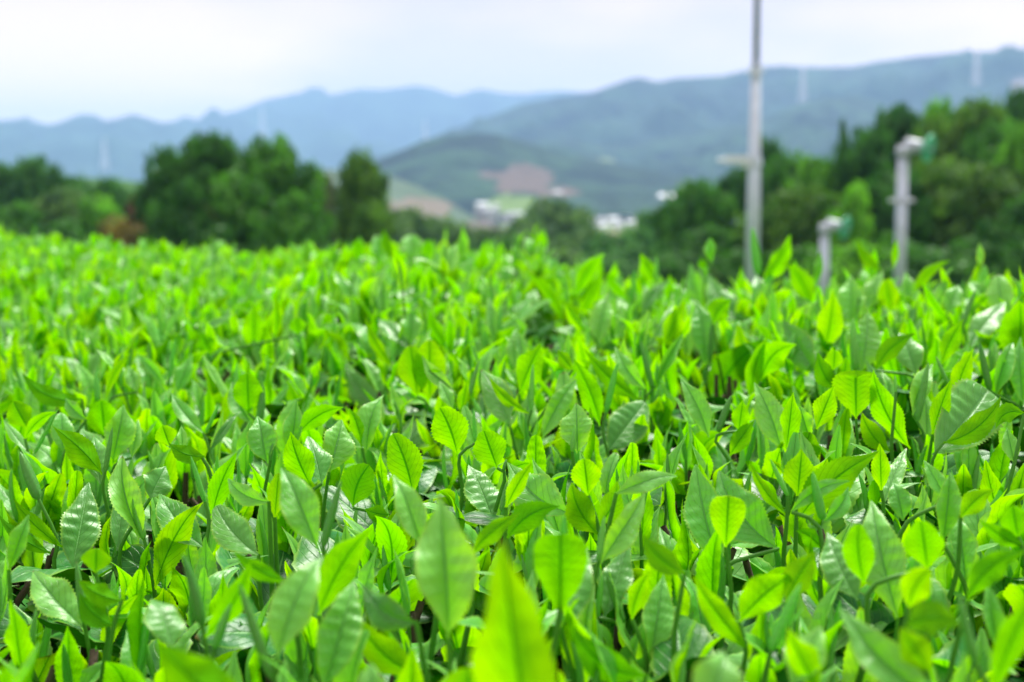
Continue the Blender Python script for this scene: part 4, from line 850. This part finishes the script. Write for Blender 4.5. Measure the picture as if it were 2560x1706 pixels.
    sp_ = np.stack([np.interp(tt, t, pts[:, i]) for i in range(3)], 1); sp_[1:-1] = (sp_[:-2] + sp_[1:-1] * 2 + sp_[2:]) / 4
    V, F = tube_geo(sp_, np.linspace(.0008, .0017, 18), 8); parts.append(('stem', V, F, None, .75, rnd0, 'S', None))
    shoots.append(dict(parts=parts, root=sp_[-1], label=lab, hero=True, size=1e9, d=d))

# ------------------------------------------------------------------ the other shoots, grown at random
rg = np.random.default_rng(21)
def grow(X, Y, top, lod, seed, scale=1.0):
    """one shoot whose highest leaf tips reach about `top` below the camera height"""
    r = np.random.default_rng(seed); parts = []; rn = r.uniform(0, 1)
    Hs = r.uniform(.045, .075) * scale; n = r.integers(3, 6); lean = r.normal(0, .10, 2) + np.array([0, .03])
    base = np.array([X, Y, CAMZ + top - Hs - .030 * scale]); tipp = base + np.array([lean[0] * Hs, lean[1] * Hs, Hs])
    mid = (base + tipp) / 2 + np.append(r.normal(0, .003, 2), 0)
    sp_ = bez(base, mid, tipp, 10 if lod == 0 else 4); a0 = r.uniform(0, 6.28)
    na, nc = [(32, 8), (12, 5), (6, 3), (4, 2)][lod]
    V, F = tube_geo(sp_, np.linspace(.0017, .0007, len(sp_)), [7, 5, 4, 3][lod]); parts.append(('stem', V, F, None, .7, rn, 'S', None))
    bl = r.uniform(.018, .034) * scale; az = r.uniform(0, 6.28); bt = tipp + bl * nrm(np.array([.18 * math.cos(az), .18 * math.sin(az), 1]) + np.append(lean * .5, 0))
    V, F, U = bud_geo(tipp, (tipp + bt) / 2 + r.normal(0, .0008, 3), bt, r.uniform(.0026, .0042) * scale, [8, 6, 4, 3][lod], [12, 7, 4, 3][lod]); parts.append(('bud', V, F, U, float(r.uniform(.6, 1)), rn, 'L', None))
    for i in range(n):
        f = i / max(1, n - 1); k = (1 - f * .82); p = sp_[min(len(sp_) - 1, int(round((len(sp_) - 1) * k)))]
        a = a0 + i * 2.4 + r.normal(0, .25); el = R(np.clip(r.normal(78 - 34 * f, 12), 2, 86)); Ln = (.035 + .026 * f) * r.uniform(.75, 1.25) * scale
        dirv = np.array([math.cos(el) * math.cos(a), math.cos(el) * math.sin(a), math.sin(el)]); hv = np.array([math.cos(a), math.sin(a), 0])
        P1 = p + dirv * Ln; droop = r.normal(.03 + .07 * f, .09) * Ln; Pm = (p + P1) / 2 + nrm(np.cross(np.cross(dirv, [0, 0, 1.]), dirv)) * droop
        N0 = nrm(-hv * math.sin(el) + np.array([0, 0, math.cos(el)])); tw = r.normal(0, .3); S_ = np.cross(dirv, N0); N0 = N0 * math.cos(tw) + S_ * math.sin(tw)
        wd = Ln * r.uniform(.35, .46) * (.78 + .25 * f) * (1.5 if lod >= 2 else 1.1 if lod == 1 else 1); fold = max(.2, r.normal(.80 - .35 * f, .18)) * (.55 if lod >= 2 else 1); age = float(np.clip(1.08 - .42 * f + r.normal(0, .10), .3, 1))
        V, F, U = leaf_geo(p, Pm, P1, N0, wd, fold, na + (2 * (Ln > .045) if lod == 0 else 0), nc, blunt=float(np.clip(r.normal(.0, .25), 0, .8)), teeth=.06, quilt=float(r.uniform(.4, 1.9)), wav=float(r.uniform(.3, 1.3)), seed=seed * 7 + i)
        parts.append(('leaf', V, F, U, age, float(np.clip(rn + r.normal(0, .2), 0, 1)), 'L', None))
    return parts, base
def covered(parts):
    tot = 0; hit = 0
    for p in parts:
        if p[0] == 'stem': continue
        x, y, d = rasterise(p[1]); gi = (y / GR).astype(int); gj = (x / GR).astype(int); ok = (gi >= 0) & (gi < GH) & (gj >= 0) & (gj < GW)
        tot += len(x); hit += int((d[ok] < hmask[gi[ok], gj[ok]] - .004)[hmask[gi[ok], gj[ok]] < 50].sum())
    return hit / max(1, tot)
fill = []
cells = []
y_ = .20
while y_ < 7.0:
    sp_y = .034 if y_ < 1.0 else .034 if y_ < 2.2 else .034 + (y_ - 2.2) * .010
    hwid = y_ * .46 + .12 + .5
    for x_ in np.arange(-hwid, hwid, sp_y): cells.append((x_ + rg.normal(0, .3 * sp_y), y_ + rg.normal(0, .3 * sp_y), sp_y))
    y_ += sp_y * .92
SEED = 100
for (X, Y, s_) in cells:
    SEED += 1
    zt = float(ztip(X, Y))
    if zt < -.80: continue
    if Y > .5 and zt < -.1 * Y - .12 and zt < -.35 and rg.random() < .4: continue
    off = rg.uniform(-.022, .004) + (rg.uniform(0, .016 if Y < 1.2 else .028) if rg.random() < .16 else 0)
    off -= .012 if Y < 2.0 else .006
    if Y > 1.0 and X > -.35 and rg.random() < .16: off += rg.uniform(.012, .034)
    if Y < 1.1: off -= .014 * min(1, (1.1 - Y) / .3)
    q = proj((X, Y, CAMZ + zt)); size = .05 * FX / max(q[2], .1)
    lod = 0 if size > 125 else 1 if size > 75 else 2 if size > 38 else 3
    inside = -150 < q[0] < 2710 and q[1] < 1900
    if not inside and lod < 2: lod = 2 if abs(X) > Y * .46 + .12 else 1
    if Y < .34: off -= .03
    ok = False
    if Y < .27: continue
    for tr in range(6):
        parts, base = grow(X, Y, zt + off, lod, SEED, rg.uniform(.85, 1.12) if tr == 0 else .95)
        cv = covered(parts) if Y < 2.4 else 0
        if cv < .05: ok = True; break
        off -= .014
    if not ok: continue
    fill.append(dict(parts=parts, root=base, hero=False, size=size, d=q[2], px=q[0], py=q[1], inside=-20 < q[0] < 2580 and q[1] < 1690 and off > -.05, off=off, lod=lod))
cand = sorted([f for f in fill if f['inside'] and f['lod'] == 0], key=lambda f: -f['size'])
NIND = 300 - len(shoots); ind = cand[:NIND]; indset = set(id(f) for f in ind)
# labels of the grown shoots: where they stand, told by rows and columns of the picture, counted from the left
rows = {}
for f in ind:
    c = min(7, max(0, int(f['px'] / 320))); r_ = min(9, max(0, int((f['py'] - 700) / 100))); rows.setdefault((r_, c), []).append(f)
CN = ['at the left edge', 'on the far left', 'left', 'just left of centre', 'just right of centre', 'right', 'on the far right', 'at the right edge']
RN_ = ['below the tea skyline', 'in the upper sharp zone', 'above mid tea height', 'at mid tea height', 'just under mid tea height', 'in the lower tea', 'low in the tea', 'near the bottom', 'close above the bottom edge', 'at the bottom edge']
ORD = ['leftmost', 'second from left', 'third from left', 'fourth from left', 'fifth from left', 'sixth from left', 'seventh from left', 'eighth from left', 'ninth from left', 'tenth from left', 'eleventh from left', 'twelfth from left']
for (r_, c), fs in rows.items():
    fs.sort(key=lambda f: f['px'])
    for i, f in enumerate(fs):
        o_ = '' if len(fs) == 1 else ' ' + ORD[min(i, 11)]
        f['label'] = f"half hidden tea shoot,{o_ + ',' if o_ else ''} {CN[c]}, {RN_[r_]}"
seen = {}
for f in shoots + ind:
    root = empty('tea_shoot', tuple(f['root']))
    for (nm, V, F, U, age, rnd, mk, lb) in f['parts']:
        leaf_obj(root, nm, V, F, U, age, rnd, LEAF if mk == 'L' else STEM, lb)
    tag(root, f['label'], 'tea shoot', 'tea shoots' )
AL, AS = Acc(), Acc()
for f in fill:
    if id(f) in indset: continue
    for (nm, V, F, U, age, rnd, mk, lb) in f['parts']: (AL if mk == 'L' else AS).add(V, F, U, age, rnd)
tag(AL.build('tea_shoot_leaves', LEAF), kind='stuff'); tag(AS.build('tea_shoot_stems', STEM), kind='stuff')

# ------------------------------------------------------------------ mature leaves and twigs under the shoots
UL, TW = Acc(), Acc(); y_ = .16; SEED = 500000
r = np.random.default_rng(77)
while y_ < 7.0:
    sp_y = .021 if y_ < 1.4 else .021 + (y_ - 1.4) * .016
    hwid = y_ * .46 + .12 + .5
    for x_ in np.arange(-hwid, hwid, sp_y):
        X, Y = x_ + r.normal(0, .4 * sp_y), y_ + r.normal(0, .4 * sp_y); zt = float(ztip(X, Y))
        if zt < -.85: continue
        for lay in range(2 if Y < 1.4 else 1):
            z = CAMZ + zt - r.uniform(.070, .115) - lay * .04 - (.035 if Y < .44 else .015 if Y > 1.1 else 0); p = np.array([X + r.normal(0, .01) * lay, Y, z]); a = r.uniform(0, 6.28); el = R(np.clip(r.normal(16, 20), -50, 30)); Ln = r.uniform(.045, .075) * (1 if Y < 2 else 1.25)
            dv = np.array([math.cos(el) * math.cos(a), math.cos(el) * math.sin(a), math.sin(el)]); P1 = p + dv * Ln; upv = np.array([0, 0, 1.]); N0 = nrm(upv + r.normal(0, .35, 3)); Pm = (p + P1) / 2 + np.array([0, 0, 1]) * Ln * r.uniform(0, .14)
            lod = (5, 3) if abs(X) > Y * .46 + .12 else (16, 8) if Y < .75 else (10, 5) if Y < 1.3 else (5, 3)
            V, F, U = leaf_geo(p, Pm, P1, N0, Ln * r.uniform(.38, .48), r.uniform(.1, .35), lod[0], lod[1], blunt=.3, teeth=.06, quilt=r.uniform(.6, 1.5), wav=r.uniform(.5, 1.3), seed=SEED); SEED += 1
            if Y < 1.6:
                V_h = [('x', V)]; cv = covered(V_h and [('leaf', V)])
                if cv > .12: continue
            UL.add(V, F, U, float(np.clip(r.normal(.04, .08), 0, .35)), r.uniform(0, 1))
        if Y < 1.4 and r.random() < .35:
            p = np.array([X, Y, CAMZ + zt - .06]); q2 = p + np.array([r.normal(0, .03), r.normal(0, .03), -r.uniform(.10, .22)])
            V, F = tube_geo(bez(q2, (p + q2) / 2 + r.normal(0, .01, 3), p, 5), np.linspace(.0035, .0018, 5), 5); TW.add(V, F, None, 0, 0)
    y_ += sp_y * .92
tag(UL.build('hedge_foliage', LEAF), kind='stuff'); tag(TW.build('hedge_twigs', BARK), kind='stuff')
print('shoots', len(shoots), 'ind', len(ind), 'fill', len(fill), 'stuff verts', AL.n, UL.n)
